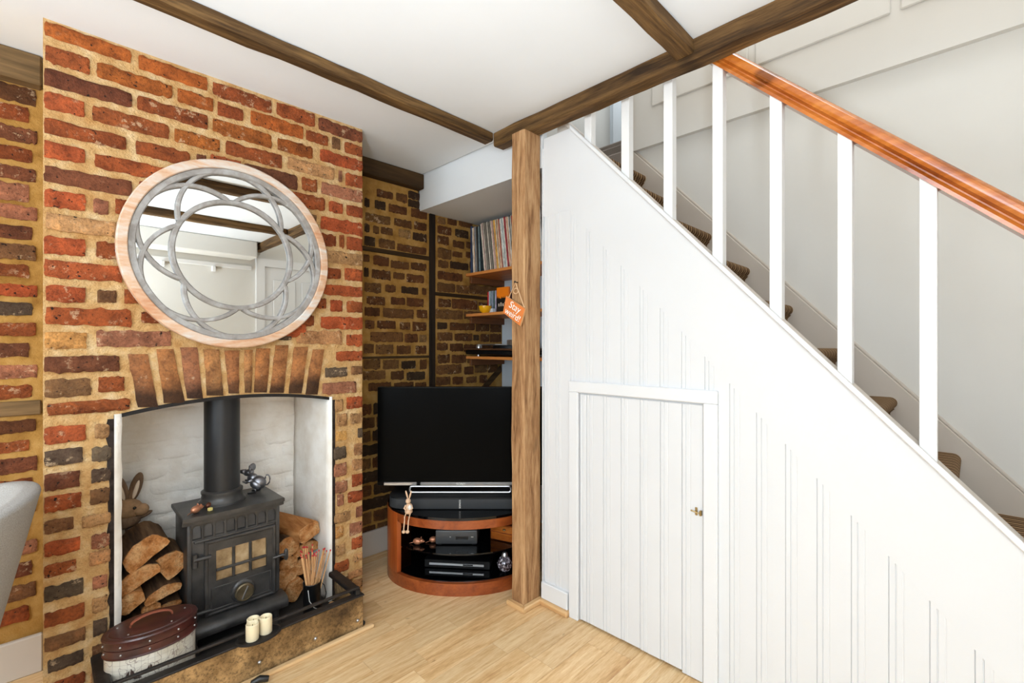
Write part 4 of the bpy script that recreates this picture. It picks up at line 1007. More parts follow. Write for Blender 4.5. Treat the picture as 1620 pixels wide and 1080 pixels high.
log('split_log', 221, 918, 48, 38, 2.12, .19, 'broad split log under the topmost log of the left stack', 'half', R_(-28), 0, GL)
log('split_log', 259, 940, 40, 25, 2.12, .20, 'rough flat split log just above the oval tin', 'half', R_(-15), 0, GL)
log('split_log', 211, 954, 32, 36, 2.11, .20, 'wedge-shaped log behind the tin at the left jamb', 'wedge', R_(-10), 0, GL)
log('split_log', 239, 962, 20, 20, 2.13, .20, 'small light log wedged low in the left stack', 'round', 0, 0, GL)
log('split_log', 264, 962, 32, 16, 2.14, .20, 'ragged thin log half hidden by the oval tin', 'half', R_(-12), 0, GL)
log('split_log', 221, 992, 42, 30, 2.15, .18, 'log at the foot of the left stack behind the oval tin', 'round', 0, 0, GL)
log('split_log', 262, 992, 34, 30, 2.15, .20, 'bottom log of the left stack nearest the stove foot', 'round', 0, 0, GL)
log('split_log', 489, 841, 30, 24, 2.13, .26, 'squared split log lying on top of the right stack', 'block', R_(-14), R_(18), GR)
log('split_log', 456, 865, 28, 31, 2.16, .24, 'round log with a pale cut end beside the stove handle', 'round', 0, 0, GR)
log('split_log', 485, 870, 34, 26, 2.17, .22, 'half-round log right under the squared top log', 'half', R_(-8), 0, GR)
log('split_log', 456, 890, 23, 20, 2.17, .22, 'small brown round log under the pale cut end', 'round', 0, 0, GR)
log('split_log', 477, 896, 24, 24, 2.18, .22, 'small log half hidden behind the match heads', 'round', 0, 0, GR)
log('split_log', 453, 915, 24, 33, 2.17, .22, 'upright split log low in the right stack by the stove', 'block', R_(12), 0, GR)
log('split_log', 470, 933, 30, 34, 2.15, .24, 'flat-sided bottom log behind the black match holder', 'wedge', R_(-30), 0, GR)
log('split_log', 500, 925, 26, 44, 2.20, .2, 'bottom log against the white jamb behind the matches', 'round', 0, 0, GR)

# ================================================================== HEARTH THINGS
# oval tin with leather lid
tn = empty('oval_tin', (.253, 1.925, .015), 'oval storage box with brown leather lid and old map print', 'box')
TA, TB, tc = .122, .080, (.253, 1.925)
def oval(z, s_=1.0, n=48, d=0): return [(tc[0] + (TA * s_ + d) * math.cos(2 * PI * i / n), tc[1] + (TB * s_ + d) * math.sin(2 * PI * i / n), z) for i in range(n)]
def loft(levels, n=48):
    bm = bmesh.new(); rs = [[bm.verts.new(p) for p in oval(z, 1, n, d)] for d, z in levels]
    for a, b in zip(rs, rs[1:]):
        for i in range(n): bm.faces.new((a[i], a[(i + 1) % n], b[(i + 1) % n], b[i]))
    bm.faces.new(rs[0][::-1]); bm.faces.new(rs[-1]); return bm
bd = mk('tin_body', loft([(-.004, .016), (-.002, .018), (-.002, .200)]), 'map_print', tn, True)
mk('lower_band', loft([(.002, .196), (.004, .199), (.001, .202), (.001, .222), (-.001, .2235)]), 'leather', tn, True)
lid = mk('lid', loft([(.000, .224), (.003, .226), (.003, .248), (.005, .251), (.003, .256), (-.006, .258), (-.012, .2565), (-.014, .259), (-.05, .262)]), 'leather', tn, True)
for i in range(10):
    t = 2 * PI * (i + .3) / 10
    for zz, pr in ((.212, .0015), (.237, .0035)):
        p = (tc[0] + (TA + pr) * math.cos(t), tc[1] + (TB + pr) * math.sin(t), zz); bm = bmesh.new(); ell(bm, p, (.0035, .0035, .0035), None, 8, 6); mk('stud', bm, 'steel', lid, 'all')
    if i % 2 == 0:
        p = (tc[0] + (TA - .028) * math.cos(t), tc[1] + (TB - .022) * math.sin(t), .2605); bm = bmesh.new(); ell(bm, p, (.003, .003, .002), None, 8, 6); mk('stud', bm, 'steel', lid, 'all')
bm = bmesh.new(); tube(bm, [(tc[0] - .055, tc[1], .262)] + [(tc[0] + .055 * math.cos(PI - PI * i / 12), tc[1], .264 + .022 * math.sin(PI * i / 12)) for i in range(13)] + [(tc[0] + .055, tc[1], .262)], .0085, 8, rz=.003); mk('handle', bm, 'leather_tan', lid, True)
# small printed ships on the front of the tin
for t0, zz, s_ in ((-2.12, .150, .016), (-1.95, .140, .010), (-1.70, .155, .009)):
    pc = Vector((tc[0] + TA * math.cos(t0), tc[1] + TB * math.sin(t0), zz)); tg = Vector((-TA * math.sin(t0), TB * math.cos(t0), 0)).normalized(); nr = Vector((tg.y, -tg.x, 0))
    bm = bmesh.new()
    for pl_ in ([(-1, -.7), (1, -.7), (.7, -1), (-.7, -1)], [(-.8, -.55), (-.1, -.55), (-.1, .6)], [(.05, -.55), (.75, -.5), (.2, .9)], [(.3, .3), (.7, -.1), (.5, .5)]):
        prism(bm, pl_, lambda u, v, t, pc=pc, tg=tg, nr=nr, s_=s_: pc + tg * u * s_ + Vector((0, 0, v * s_)) + nr * t, -.001, .0012)
    mk('printed_ship', bm, 'print_ink', bd)
# match holder with matches
mh = empty('match_holder', (.813, 2.015, .015), 'black metal match holder full of long red-tipped matches', 'match holder')
bm = bmesh.new(); lathe(bm, [(.034, .016), (.036, .02), (.036, .149), (.0375, .152), (.036, .154), (.033, .152), (.033, .06), (.001, .058)], (.813, 2.015, 0), 28); mk('pot', bm, 'black_enamel', mh, True)
bm = bmesh.new(); tube(bm, [(.845, 2.01, .148), (.862, 2.005, .125), (.868, 2.0, .09), (.860, 2.0, .06)], .0018, 6); mk('wire_handle', bm, 'black_enamel', mh, True)
bm = bmesh.new(); tube(bm, [(.7865, 1.990, .135), (.790, 1.985, .09), (.806, 1.977, .06), (.825, 1.977, .045)], .0016, 6); mk('drawn_line', bm, 'white_enamel', mh, True)
mm = BOX(-.0016, .0016, -.0016, .0016, 0, .27); me_m = bpy.data.meshes.new('match'); mm.to_mesh(me_m); mm.free(); me_m.materials.append(MAT['match_wood'])
hd = bmesh.new(); ell(hd, (0, 0, .27), (.0034, .0034, .005), None, 8, 6); me_h = bpy.data.meshes.new('match_head'); hd.to_mesh(me_h); hd.free(); me_h.materials.append(MAT['match_red'])
rm = random.Random(4)
for i in range(34):
    g1 = i < 22
    bx, by = .813 + rm.uniform(-.016, .016), 2.015 + rm.uniform(-.014, .014)
    a_ = rm.uniform(-.20, .02) if g1 else rm.uniform(.08, .30); b_ = rm.uniform(-.12, .14)
    o = bpy.data.objects.new('match', me_m); COL.objects.link(o); o.parent = mh; o.location = Vector((bx, by, .062)) - ORG[mh.name]
    d = Vector((a_ * .7 , -a_ * .7 + b_ * .4, 1)); o.rotation_euler = Vector((0, 0, 1)).rotation_difference(d).to_euler(); s_ = rm.uniform(.74, .90); o.scale = (1, 1, s_)
    h = bpy.data.objects.new('match_head', me_h); COL.objects.link(h); h.parent = o; h.scale = (1, 1, 1)
# kindling offcuts, sticks, ash
for i, (x, y_, a_, l_) in enumerate(((.868, 1.900, .5, .06), (.893, 1.935, .45, .055), (.880, 1.975, .7, .05))):
    o = mk('kindling_block', BOX(-l_ / 2, l_ / 2, -.016, .016, 0, .030, bevel=.002), 'match_wood', None, xf=Matrix.Translation((x, y_, .0155)) @ Matrix.Rotation(a_, 4, 'Z'))
    tag(o, ('pale wooden offcut in front inside the kerb corner', 'pale wooden offcut in the middle of the kerb corner', 'pale wooden offcut nearest the brick pier')[i], 'kindling', 'wood offcuts in the kerb corner')
for i, (y_, x0, x1) in enumerate(((1.885, .40, .62), (1.845, .41, .60))):
    o = mk('kindling_stick', BOX(x0, x1, y_, y_ + .022, .0155, .034, bevel=.002), 'match_wood')
    tag(o, ('long pale kindling stick under the stove lip', 'pale kindling stick just behind the kerb rail')[i], 'kindling', 'sticks inside the kerb')
def ashf(u, v, d): return Vector((.60 + .20 * u, 1.825 + .06 * v, .0165 + .012 * math.sin(PI * u) * math.sin(PI * v) - d * (1 if d < .01 else .001)))
bm = bmesh.new(); g = {}
for i in range(25):
    for j in range(9):
        u, v = i / 24, j / 8; zz = .016 + (.014 * math.sin(PI * u) ** .5 * math.sin(PI * v) ** .5 if 0 < u < 1 and 0 < v < 1 else 0) + mnoise.noise(Vector((u * 14, v * 6, 2))) * .002 * (0 < u < 1) * (0 < v < 1)
        g[i, j] = bm.verts.new((.60 + .20 * u, 1.825 + .06 * v, max(zz, .016)))
for i in range(24):
    for j in range(8): bm.faces.new((g[i, j], g[i + 1, j], g[i + 1, j + 1], g[i, j + 1]))
o = mk('ash', bm, 'ash', None, True); o['kind'] = 'stuff'; o['label'] = 'pale grey ash spilled inside the hearth kerb'; o['category'] = 'ash'

# mouse ornament of dull metal on the stove top
ZT = BZ1 + .017
mo = empty('metal_mouse', (.655, 2.235, ZT), 'grey metal mouse ornament sitting on the stove beside the flue', 'ornament')
c0 = Vector((.655, 2.235, ZT)); U = Vector((.80, -.60, 0)); V_ = Vector((.60, .80, 0))    # U: towards its tail
def mp(u, v, z): return c0 + U * u + V_ * v + Vector((0, 0, z))
rotU = Matrix.Rotation(math.atan2(U.y, U.x), 3, 'Z')
bm = bmesh.new(); ell(bm, mp(.012, 0, .042), (.034, .026, .030), rotU @ Matrix.Rotation(.35, 3, 'Y')); ell(bm, mp(-.010, 0, .062), (.022, .018, .020), rotU)
ell(bm, mp(-.026, 0, .086), (.022, .015, .015), rotU @ Matrix.Rotation(-.25, 3, 'Y')); lathe(bm, [(.013, 0), (.008, .018), (.003, .028)], mp(-.040, 0, .089), 12, mp(-1, 0, .16) - c0)
mk('body', bm, 'pewter', mo, 'all')
for s_ in (-1, 1):
    bm = bmesh.new(); lathe(bm, [(.002, .001), (.014, -.001), (.0185, .003), (.014, .006), (.002, .003)], mp(-.014, s_ * .014, .104), 16, -U * 1.0 + V_ * s_ * .5); mk('ear', bm, 'pewter', mo, 'all')
    bm = bmesh.new(); tube(bm, [mp(-.004, s_ * .018, .058), mp(-.030, s_ * .018, .046), mp(-.046, s_ * .010, .050)], [.007, .005, .004], 8); mk('arm', bm, 'pewter', mo, 'all')
    bm = bmesh.new(); ell(bm, mp(.008, s_ * .022, .036), (.024, .010, .016), rotU @ Matrix.Rotation(.6, 3, 'Y')); tube(bm, [mp(.010, s_ * .022, .024), mp(.012, s_ * .022, .004), mp(-.022, s_ * .022, .003)], [.005, .004, .004], 8); mk('leg', bm, 'pewter', mo, 'all')
bm = bmesh.new(); tube(bm, [mp(.036, 0, .028), mp(.050, 0, .030), mp(.058, 0, .040), mp(.061, 0, .054), mp(.059, 0, .066), mp(.053, 0, .073), mp(.046, 0, .072), mp(.042, 0, .065), mp(.043, 0, .057)], .003, 8); mk('tail', bm, 'pewter', mo, 'all')
# little copper mice and a cheese cube
def tiny_mouse(name, c, ang, s_, mat, label, group):
    e = empty(name, c, label, 'ornament', group); c = Vector(c); R3 = Matrix.Rotation(ang, 3, 'Z')
    q = lambda u, v, z: c + R3 @ Vector((u * s_, v * s_, z * s_))
    bm = bmesh.new(); ell(bm, q(0, 0, .45), (.62 * s_, .42 * s_, .45 * s_), R3); ell(bm, q(.62, 0, .55), (.34 * s_, .28 * s_, .28 * s_), R3); lathe(bm, [(.2 * s_, 0), (.05 * s_, .3 * s_)], q(.82, 0, .52), 10, q(1, 0, -.1) - c); mk('body', bm, mat, e, 'all')
    for k in (-1, 1): bm = bmesh.new(); ell(bm, q(.48, k * .26, .86), (.06 * s_, .16 * s_, .18 * s_), R3); mk('ear', bm, mat, e, 'all')
    bm = bmesh.new(); tube(bm, [q(-.55, 0, .25), q(-.9, .1, .12), q(-1.15, -.1, .1)], [.06 * s_, .04 * s_, .025 * s_], 6); mk('tail', bm, mat, e, 'all')
    return e
tiny_mouse('copper_mouse', (.412, 2.115, ZT), .5, .031, 'copper', 'small copper mouse at the front of the stove top', 'copper mice on the stove')
tiny_mouse('copper_mouse', (.462, 2.150, ZT), .9, .023, 'dark_copper', 'darker small copper mouse behind the cheese cube on the stove', 'copper mice on the stove')
tag(mk('cheese_cube', BOX(-.007, .007, -.006, .006, 0, .011, bevel=.001), 'cheese', None, xf=Matrix.Translation((.458, 2.108, ZT)) @ Matrix.Rotation(.4, 4, 'Z')), 'tiny yellow cheese cube on the stove top', 'ornament')
# rabbit plaque at the back of the fire opening
rbx = empty('wooden_rabbit', (.262, 2.345, .02), 'carved brown wooden rabbit on a stick behind the logs', 'ornament')
rc = at(206, 808, Y=2.345)
bm = bmesh.new(); ell(bm, (rc.x - .008, 2.352, rc.z + .008), (.048, .022, .040)); ell(bm, (rc.x + .034, 2.345, rc.z - .002), (.026, .020, .024)); mk('head', bm, 'rabbit_tan', rbx, 'all')
for s_, a_ in ((-1, .22), (1, -.20)):
    M_ = Matrix.Rotation(a_ if s_ < 0 else -a_ * 1.0, 3, 'Y'); M_ = Matrix.Rotation((-.24 if s_ < 0 else .26), 3, 'Y')
    ex = rc.x + (-.026 if s_ < 0 else .018)
    bm = bmesh.new(); ell(bm, (ex, 2.355, rc.z + .088), (.020, .010, .058), M_); er = mk('ear', bm, 'rabbit_brown', rbx, 'all')
    bm = bmesh.new(); ell(bm, (ex, 2.347, rc.z + .080), (.0075, .006, .036), M_); mk('inner_ear', bm, 'rabbit_cream', er, 'all')
bm = bmesh.new(); ell(bm, (rc.x + .012, 2.331, rc.z + .012), (.006, .004, .006)); mk('eye', bm, 'bead_black', rbx, 'all')
bm = bmesh.new(); ell(bm, (rc.x - .015, 2.356, rc.z - .042), (.050, .022, .028)); ell(bm, (rc.x + .04, 2.356, rc.z - .030), (.034, .012, .010), Matrix.Rotation(-.35, 3, 'Y')); mk('body', bm, 'rabbit_brown', rbx, 'all')
bm = bmesh.new(); tube(bm, [(rc.x - .01, 2.352, rc.z - .06), (rc.x - .02, 2.352, .017)], .004, 8); mk('stick', bm, 'rabbit_brown', rbx, True)

# ================================================================== MEDIA CORNER (turned towards the room)
def frame(l, D, z=0):
    """placement for things that face the room corner: local x right, y away, z up"""
    return Matrix(((RX, FX, 0, RX * l + FX * D), (RY, FY, 0, RY * l + FY * D), (0, 0, 1, z), (0, 0, 0, 1)))
SL, SD = -.255, 2.45; SM = frame(SL, SD)
A_, B_ = .394, .29
def earc(t0, t1, n, a=A_, b=B_): return [(a * math.cos(math.radians(t0 + (t1 - t0) * i / n)), b * math.sin(math.radians(t0 + (t1 - t0) * i / n))) for i in range(n + 1)]
ts = empty('tv_stand', SM.translation, 'curved cherry wood television stand with black glass top and shelf', 'tv stand')
def epr(poly, z0, z1, mat, name, bev=.002, parent=ts): return mk(name, prism(bmesh.new(), poly, XY, z0, z1, bev), mat, parent, True, xf=SM)
full = lambda a, b: earc(0, 360, 72, a, b)[:-1]
epr(full(A_, B_), .0, .058, 'cherry_ring', 'plinth')
epr(full(A_ - .02, B_ - .02), .0585, .062, 'glass_black', 'base_shelf', 0)
def hoop(t0, t1, n, th): return earc(t0, t1, n) + earc(t1, t0, n, A_ - th, B_ - th)
epr(hoop(146, 219, 20, .022), .0585, .350, 'cherry', 'side_panel'); epr(hoop(-39, 34, 20, .022), .0585, .350, 'cherry', 'side_panel')
epr(hoop(220, 320, 30, .020), .310, .350, 'cherry_ring', 'top_rail')
epr(hoop(35, 145, 24, .010), .0585, .350, 'plastic_black', 'back_panel', 0)
epr(full(A_ - .003, B_ - .003), .3505, .362, 'glass_black', 'glass_top', .002)
epr(full(A_ - .035, B_ - .040), .172, .179, 'glass_black', 'glass_shelf', .001)
ls = hoop(147, 218, 20, .026); 
# silver edge of the glass shelf is its own bevel
# television
TD, TL = 2.38, -.26; TM = frame(TL, TD)
tv = empty('television', TM.translation + Vector((0, 0, .425)), 'black flat-screen television with silver lower bar in the alcove', 'television')
TW = .43
mk('cabinet', BOX(-TW, TW, 0, .045, .449, .953, bevel=.006, seg=2), 'plastic_black', tv, True, xf=TM)
mk('screen', BOX(-TW + .004, TW - .004, -.004, .0, .470, .949, bevel=.001), 'screen_black', tv, xf=TM)
mk('silver_bar', BOX(-TW + .035, -TW + .205, -.010, .0, .4515, .4685, bevel=.003), 'steel', tv, xf=TM)
mk('silver_bar', BOX(-TW + .222, TW - .035, -.010, .0, .4515, .4685, bevel=.003), 'steel', tv, xf=TM)
text_mesh('lettering', 'SONY', .0185, .0006, 'chalk_white', tv, TM @ Matrix.Translation((0, -.0106, .4600)) @ Matrix.Rotation(PI / 2, 4, 'X'))
def rrect(w_, d0, d1, r, n=6):
    out = []
    for cx, cy, a0 in ((w_ - r, d0 + r, -90), (w_ - r, d1 - r, 0), (-w_ + r, d1 - r, 90), (-w_ + r, d0 + r, 180)):
        out += [(cx + r * math.cos(math.radians(a0 + 90 * i / n)), cy + r * math.sin(math.radians(a0 + 90 * i / n))) for i in range(n + 1)]
    return out
bm = bmesh.new(); tube(bm, [(x, -.035, z_) for x, z_ in rrect(.255, .4265, .4560, .012)], .0048, 8, True); ft = mk('foot_loop', bm, 'steel', tv, True, xf=TM)
bm = BOX(-.06, .06, .046, .075, .4215, .60); mk('neck', bm, 'plastic_black', tv, xf=TM)
# low speaker under the television
PB = frame(-.255, 2.46); sb_ = empty('speaker_base', PB.translation + Vector((0, 0, .3625)), 'long black soundbase under the television', 'speaker')
mk('case', prism(bmesh.new(), rrect(.36, -.18, .17, .07, 8), XY, .3635, .4205, .004, 2), 'plastic_black', sb_, True, xf=PB)
mk('grille', prism(bmesh.new(), rrect(.361, -.1815, .10, .071, 8), XY, .3665, .4130, .001), 'speaker_cloth', sb_, True, xf=PB)
text_mesh('lettering', 'SONOS', .0125, .0004, 'chalk_white', sb_, PB @ Matrix.Translation((0, -.1822, .3895)) @ Matrix.Rotation(PI / 2, 4, 'X') @ Matrix.Rotation(PI / 2, 4, 'Z'))
# amplifier and disc player
def L2(px, py, D): return (px - CX) / FPX * D, H - (py - CY) / FPX * D
ax, _ = L2(722, 850, 2.30); AM = frame(ax, 2.30)
am = empty('amplifier', AM.translation + Vector((0, 0, .179)), 'grey metal hi-fi amplifier on the glass shelf of the stand', 'amplifier')
mk('case', BOX(-.104, .104, 0, .20, .183, .252, bevel=.006, seg=2), 'hifi_grey', am, True, xf=AM)
mk('display', BOX(-.004, .058, -.0015, .0, .207, .222), 'hifi_dark', am, xf=AM)
for x, w2 in ((-.03, .003), (.078, .006)): mk('button', BOX(x - w2, x + w2, -.002, 0, .218, .222), 'steel', am, xf=AM)
for x in (-.085, .085): mk('foot', BOX(x - .01, x + .01, .01, .03, .1792, .183), 'plastic_black', am, xf=AM)
px0, _ = L2(723, 893, 2.30); DM = frame(px0 , 2.30) @ Matrix.Rotation(-.10, 4, 'Z')
dp = empty('disc_player', DM.translation + Vector((0, 0, .062)), 'slim black disc player with silver front on the lower shelf', 'disc player')
mk('case', BOX(-.165, .165, 0, .19, .064, .102, bevel=.003), 'plastic_black', dp, xf=DM)
mk('front_strip', BOX(-.140, .135, -.003, .0, .078, .089, bevel=.001), 'steel', dp, xf=DM)
mk('display', BOX(.03, .08, -.0036, -.003, .080, .087), 'hifi_dark', dp, xf=DM)
# wooden box on the shelf
WM = frame(-.035, 2.34) @ Matrix.Rotation(-.45, 4, 'Z')
wb = empty('wooden_box', WM.translation + Vector((0, 0, .179)), 'small wooden drawer box with brass knob on the glass shelf', 'box')
mk('case', BOX(-.085, .085, 0, .13, .1795, .262, bevel=.003), 'cherry_ring', wb, xf=WM)
dw = mk('drawer', BOX(-.080, .080, -.004, .0, .2235, .258, bevel=.002), 'rail_pine', wb, xf=WM)
mk('drawer', BOX(-.080, .080, -.004, .0, .183, .219, bevel=.002), 'rail_pine', wb, xf=WM)
bm = bmesh.new(); ell(bm, (0, -.009, .241), (.008, .006, .005)); mk('knob', bm, 'brass', dw, 'all', xf=WM)
# copper animals on the glass shelf
pc = frame(-.43, 2.31).translation
for i, (dx, dD, s_, a_) in enumerate(((-.040, -.012, .036, -1.0), (.036, .012, .034, -.55))):
    q = frame(-.43 + dx, 2.32 + dD, .1795).translation
    tiny_mouse('copper_figurine', q, a_, s_, 'copper', ('rounded copper mouse on the left end of the glass shelf', 'copper mouse with raised nose facing the amplifier')[i], 'copper mice on the glass shelf')
# cut-glass ball
gq = frame(-.035, 2.275).translation
gb = empty('glass_ball', gq + Vector((0, 0, .062)), 'round cut-glass lamp ball on the bottom shelf of the stand', 'ornament')
bm = bmesh.new(); bmesh.ops.create_icosphere(bm, subdivisions=3, radius=.038, matrix=Matrix.Translation(gq + Vector((0, 0, .1005)))); mk('ball', bm, 'cut_glass', gb)
bm = bmesh.new(); lathe(bm, [(.012, .136), (.016, .140), (.014, .150), (.010, .156)], (gq.x, gq.y, 0), 14); mk('collar', bm, 'steel', gb, True)
# rabbit with dangling legs on the rim
bq = lambda l, D, z: frame(l, D, z).translation
rx = (646 - CX) / FPX * 2.215
rbb = empty('sitting_rabbit', bq(rx, 2.22, .362), 'pale cloth rabbit with dangling legs on the stand edge', 'ornament')
rD = 2.215
bm = bmesh.new(); ell(bm, bq(rx, rD + .012, .387), (.018, .016, .028)); ell(bm, bq(rx, rD + .008, .374), (.019, .018, .013)); mk('body', bm, 'rabbit_pale', rbb, 'all')
bm = bmesh.new(); ell(bm, bq(rx + .008, rD - .004, .396), (.010, .007, .012)); mk('bib', bm, 'chalk_white', rbb, 'all')
bm = bmesh.new(); ell(bm, bq(rx - .002, rD + .006, .424), (.0125, .012, .0135)); mk('head', bm, 'rabbit_pale', rbb, 'all')
for s_ in (-1, 1):
    bm = bmesh.new(); ell(bm, bq(rx - .001 + s_ * .0085, rD + .010, .453), (.0045, .0035, .021), Matrix.Rotation(s_ * .26, 3, Vector((FX, FY, 0)))); mk('ear', bm, 'rabbit_pale', rbb, 'all')
    bm = bmesh.new(); tube(bm, [bq(rx + s_ * .010, rD - .004, .368), bq(rx + s_ * .011, rD - .030, .360), bq(rx + s_ * .009, rD - .040, .345), bq(rx - .003 + s_ * .010, rD - .040, .305)], .003, 7); lg = mk('leg', bm, 'rabbit_pale', rbb, True)
    bm = bmesh.new(); ell(bm, bq(rx - .003 + s_ * .009, rD - .044, .297), (.009, .009, .008)); mk('foot', bm, 'rabbit_pale', lg, 'all')
    bm = bmesh.new(); tube(bm, [bq(rx + s_ * .014, rD + .006, .404), bq(rx + s_ * .020, rD - .002, .392), bq(rx + s_ * .008, rD - .012, .384)], .0035, 7); mk('arm', bm, 'rabbit_pale', rbb, True)

# ================================================================== SHELVES
SX = 1.964
SHZ = (1.638, 1.372, 1.095)
for i, z in enumerate(SHZ):
    sh = mk('wall_shelf', BOX(SX, XA - .001, 1.48, YW - .013, z - .018, z, bevel=.0015), 'shelf_beech')
    tag(sh, ('beech alcove shelf holding the row of records', 'beech alcove shelf with the yellow bowl', 'beech alcove shelf under the record player')[i], 'shelf', 'shelves behind the oak post')
    mk('batten', BOX(SX + .03, XA - .001, YW - .036, YW - .013, z - .062, z - .0185, bevel=.002), 'batten_wood', sh)
# records
rs = random.Random(21); y = YW - .045
PAL = [(60, 74, 104), (40, 52, 80), (226, 214, 192), (206, 160, 110), (150, 140, 128), (116, 150, 176), (34, 34, 36), (58, 70, 74), (150, 172, 172), (232, 222, 204), (92, 84, 74), (160, 150, 134), (222, 170, 160), (236, 186, 70), (226, 148, 90), (200, 60, 52), (226, 226, 220), (168, 40, 52), (230, 196, 170)]
k = 0
seq = [1, 0, 2, 9, 3, 4, 5, 4, 10, 6, 6, 7, 8, 7, 6, 9, 2, 12, 10, 9, 11, 10, 4, 10, 11, 9, 10, 11, 10, 4, 2, 12, 12, 11, 13, 14, 13, 9, 11, 14, 2, 3, 15, 4, 9, 16, 16, 8, 16, 9, 17, 17, 18, 2, 14, 9, 16, 10, 9, 11, 15, 9, 4, 11]
PNAME = ['slate blue', 'navy', 'cream', 'tan', 'warm grey', 'sky blue', 'black', 'dark teal', 'pale green-grey', 'ivory', 'brown', 'khaki', 'pink', 'yellow', 'orange', 'red', 'white', 'crimson', 'peach']
def ordinal(n): return '%d%s' % (n, 'th' if 10 <= n % 100 <= 20 else {1: 'st', 2: 'nd', 3: 'rd'}.get(n % 10, 'th'))
def record(y, w_, col, tilt, hz=.312):
    o = mk('record_sleeve', BOX(SX + .012, SX + .322, -w_ / 2, w_ / 2, 0, hz, bevel=.0006), 'paper_spine', None, xf=Matrix.Translation((0, y, SHZ[0] + .0006 + abs(math.sin(tilt)) * w_ / 2)) @ Matrix.Rotation(tilt, 4, 'X'))
    o.color = lin(col); tag(o, 'record sleeve in the packed row on the top alcove shelf', 'record', 'records on the top shelf'); return o
while y > 1.93 and k < len(seq):
    w_ = rs.choice((.0042, .005, .0062, .0072)); tl = 0.0 if k < 2 else (-.045 if k < 14 else -.125)
    if k in (2, 14): y -= .0145 if k == 2 else .026
    y -= w_ / 2; o = record(y - (math.sin(-tl) * .156 if False else 0), w_, PAL[seq[k]], tl, .312 - rs.random() * .009 if k < 2 or k > 14 else .300 - rs.random() * .008); y -= w_ / 2 + .0006
    o['label'] = '%s record sleeve, %s from the brick wall on the top shelf' % (PNAME[seq[k]], ordinal(k + 1)); k += 1
y = 1.745
for i, c in enumerate(((36, 30, 50), (240, 240, 236), (240, 240, 236), (60, 44, 40), (220, 216, 208), (150, 120, 96))):
    y -= .008; o = record(y, .007, c, -.06)
    o['label'] = ('dark purple', 'first white', 'second white', 'dark brown', 'off-white', 'tan')[i] + ' record sleeve showing in the gap right of the oak post'
bm = bmesh.new(); tube(bm, [(1.80, 1.60, 1.97), (1.795, 1.59, 1.85), (1.81, 1.60, 1.70), (1.80, 1.605, 1.60)], .004, 6); tag(mk('cable', bm, 'cable_yellow', None, True), 'yellow cable hanging in the gap beside the oak post', 'cable')
# bowl
bw_ = at(767, 494, Z=SHZ[1]); bwx = Vector((2.005, 2.232, SHZ[1]))
bm = bmesh.new(); lathe(bm, [(.020, .001), (.022, .004), (.034, .014), (.041, .032), (.042, .046), (.040, .047), (.037, .034), (.028, .016), (.001, .010)], bwx, 28)
tag(mk('bowl', bm, 'yellow_glaze', None, True), 'small glossy yellow bowl on the middle alcove shelf', 'bowl')
# cases and orange book
yy = 2.268
for i, (c, w_) in enumerate((((206, 36, 36), .013), ((196, 206, 210), .015), ((120, 140, 150), .014), ((150, 160, 176), .015), ((60, 90, 84), .014), ((176, 170, 190), .014), ((90, 60, 76), .014))):
    yy -= w_ / 2; o = mk('disc_case', BOX(2.056, 2.19, yy - w_ / 2 + .0004, yy + w_ / 2 - .0004, SHZ[1] + .0005, SHZ[1] + .148 - (.004 if i == 0 else 0), bevel=.0015), 'paper_spine'); o.color = lin(c); yy -= w_ / 2
    tag(o, ('red spined disc case next to the yellow bowl', 'pale grey disc case, second from the red one', 'blue-grey disc case, third from the red one', 'light blue disc case in the middle of the row', 'dark green disc case, fifth from the red one', 'lilac disc case beside the dark plum one', 'dark plum disc case against the orange book')[i], 'disc case', 'disc cases on the middle shelf')
tag(mk('small_box', BOX(2.022, 2.052, 2.180, 2.212, SHZ[1] + .0005, SHZ[1] + .030, bevel=.002), 'cool_white'), 'tiny grey-white box in front of the disc cases', 'box')
bk = empty('orange_book', (2.05, 2.10, SHZ[1]), 'orange and black book standing face out on the middle shelf', 'book')
mk('cover', BOX(2.036, 2.052, 2.050, 2.158, SHZ[1] + .0005, SHZ[1] + .160, bevel=.001), 'book_orange', bk)
sil = [(2.052, 0), (2.156, 0)]; rq = random.Random(6); ns = 26
sil += [(2.156 - .104 * i / ns, .086 + (.022 * rq.random() if i % 2 else .0)) for i in range(ns + 1)]
mk('cover_print', prism(bmesh.new(), [(a, SHZ[1] + .002 + b) for a, b in sil], YZ, 2.0350, 2.0362), 'book_black', bk)
for i in range(5): mk('pale_mark', BOX(2.0342, 2.0352, 2.136 - .019 * i - .006, 2.136 - .019 * i + .004, SHZ[1] + .040, SHZ[1] + .058 + .006 * (i % 2)), 'rabbit_cream', bk)
# record player
tt = empty('record_player', (2.12, 2.10, SHZ[2]), 'low black record player with dark wood top on the lowest alcove shelf', 'record player')
mk('plinth', BOX(1.945, 2.27, 1.86, 2.36, SHZ[2] + .012, SHZ[2] + .040, bevel=.008, seg=2), 'plastic_black', tt, True)
mk('deck', BOX(1.93, 2.275, 1.855, 2.365, SHZ[2] + .0405, SHZ[2] + .052, bevel=.003), 'turntable_walnut', tt, True)
bm = bmesh.new(); lathe(bm, [(.145, SHZ[2] + .0525), (.145, SHZ[2] + .068), (.14, SHZ[2] + .070)], (2.11, 2.06, 0), 40); mk('platter', bm, 'plastic_black', tt, True)
bm = bmesh.new(); tube(bm, [(2.02, 2.31, SHZ[2] + .075), (1.99, 2.12, SHZ[2] + .076), (2.03, 2.06, SHZ[2] + .074)], .004, 8); lathe(bm, [(.02, SHZ[2] + .0525), (.02, SHZ[2] + .066), (.012, SHZ[2] + .078)], (2.02, 2.31, 0), 16); mk('tone_arm', bm, 'steel', tt, True)
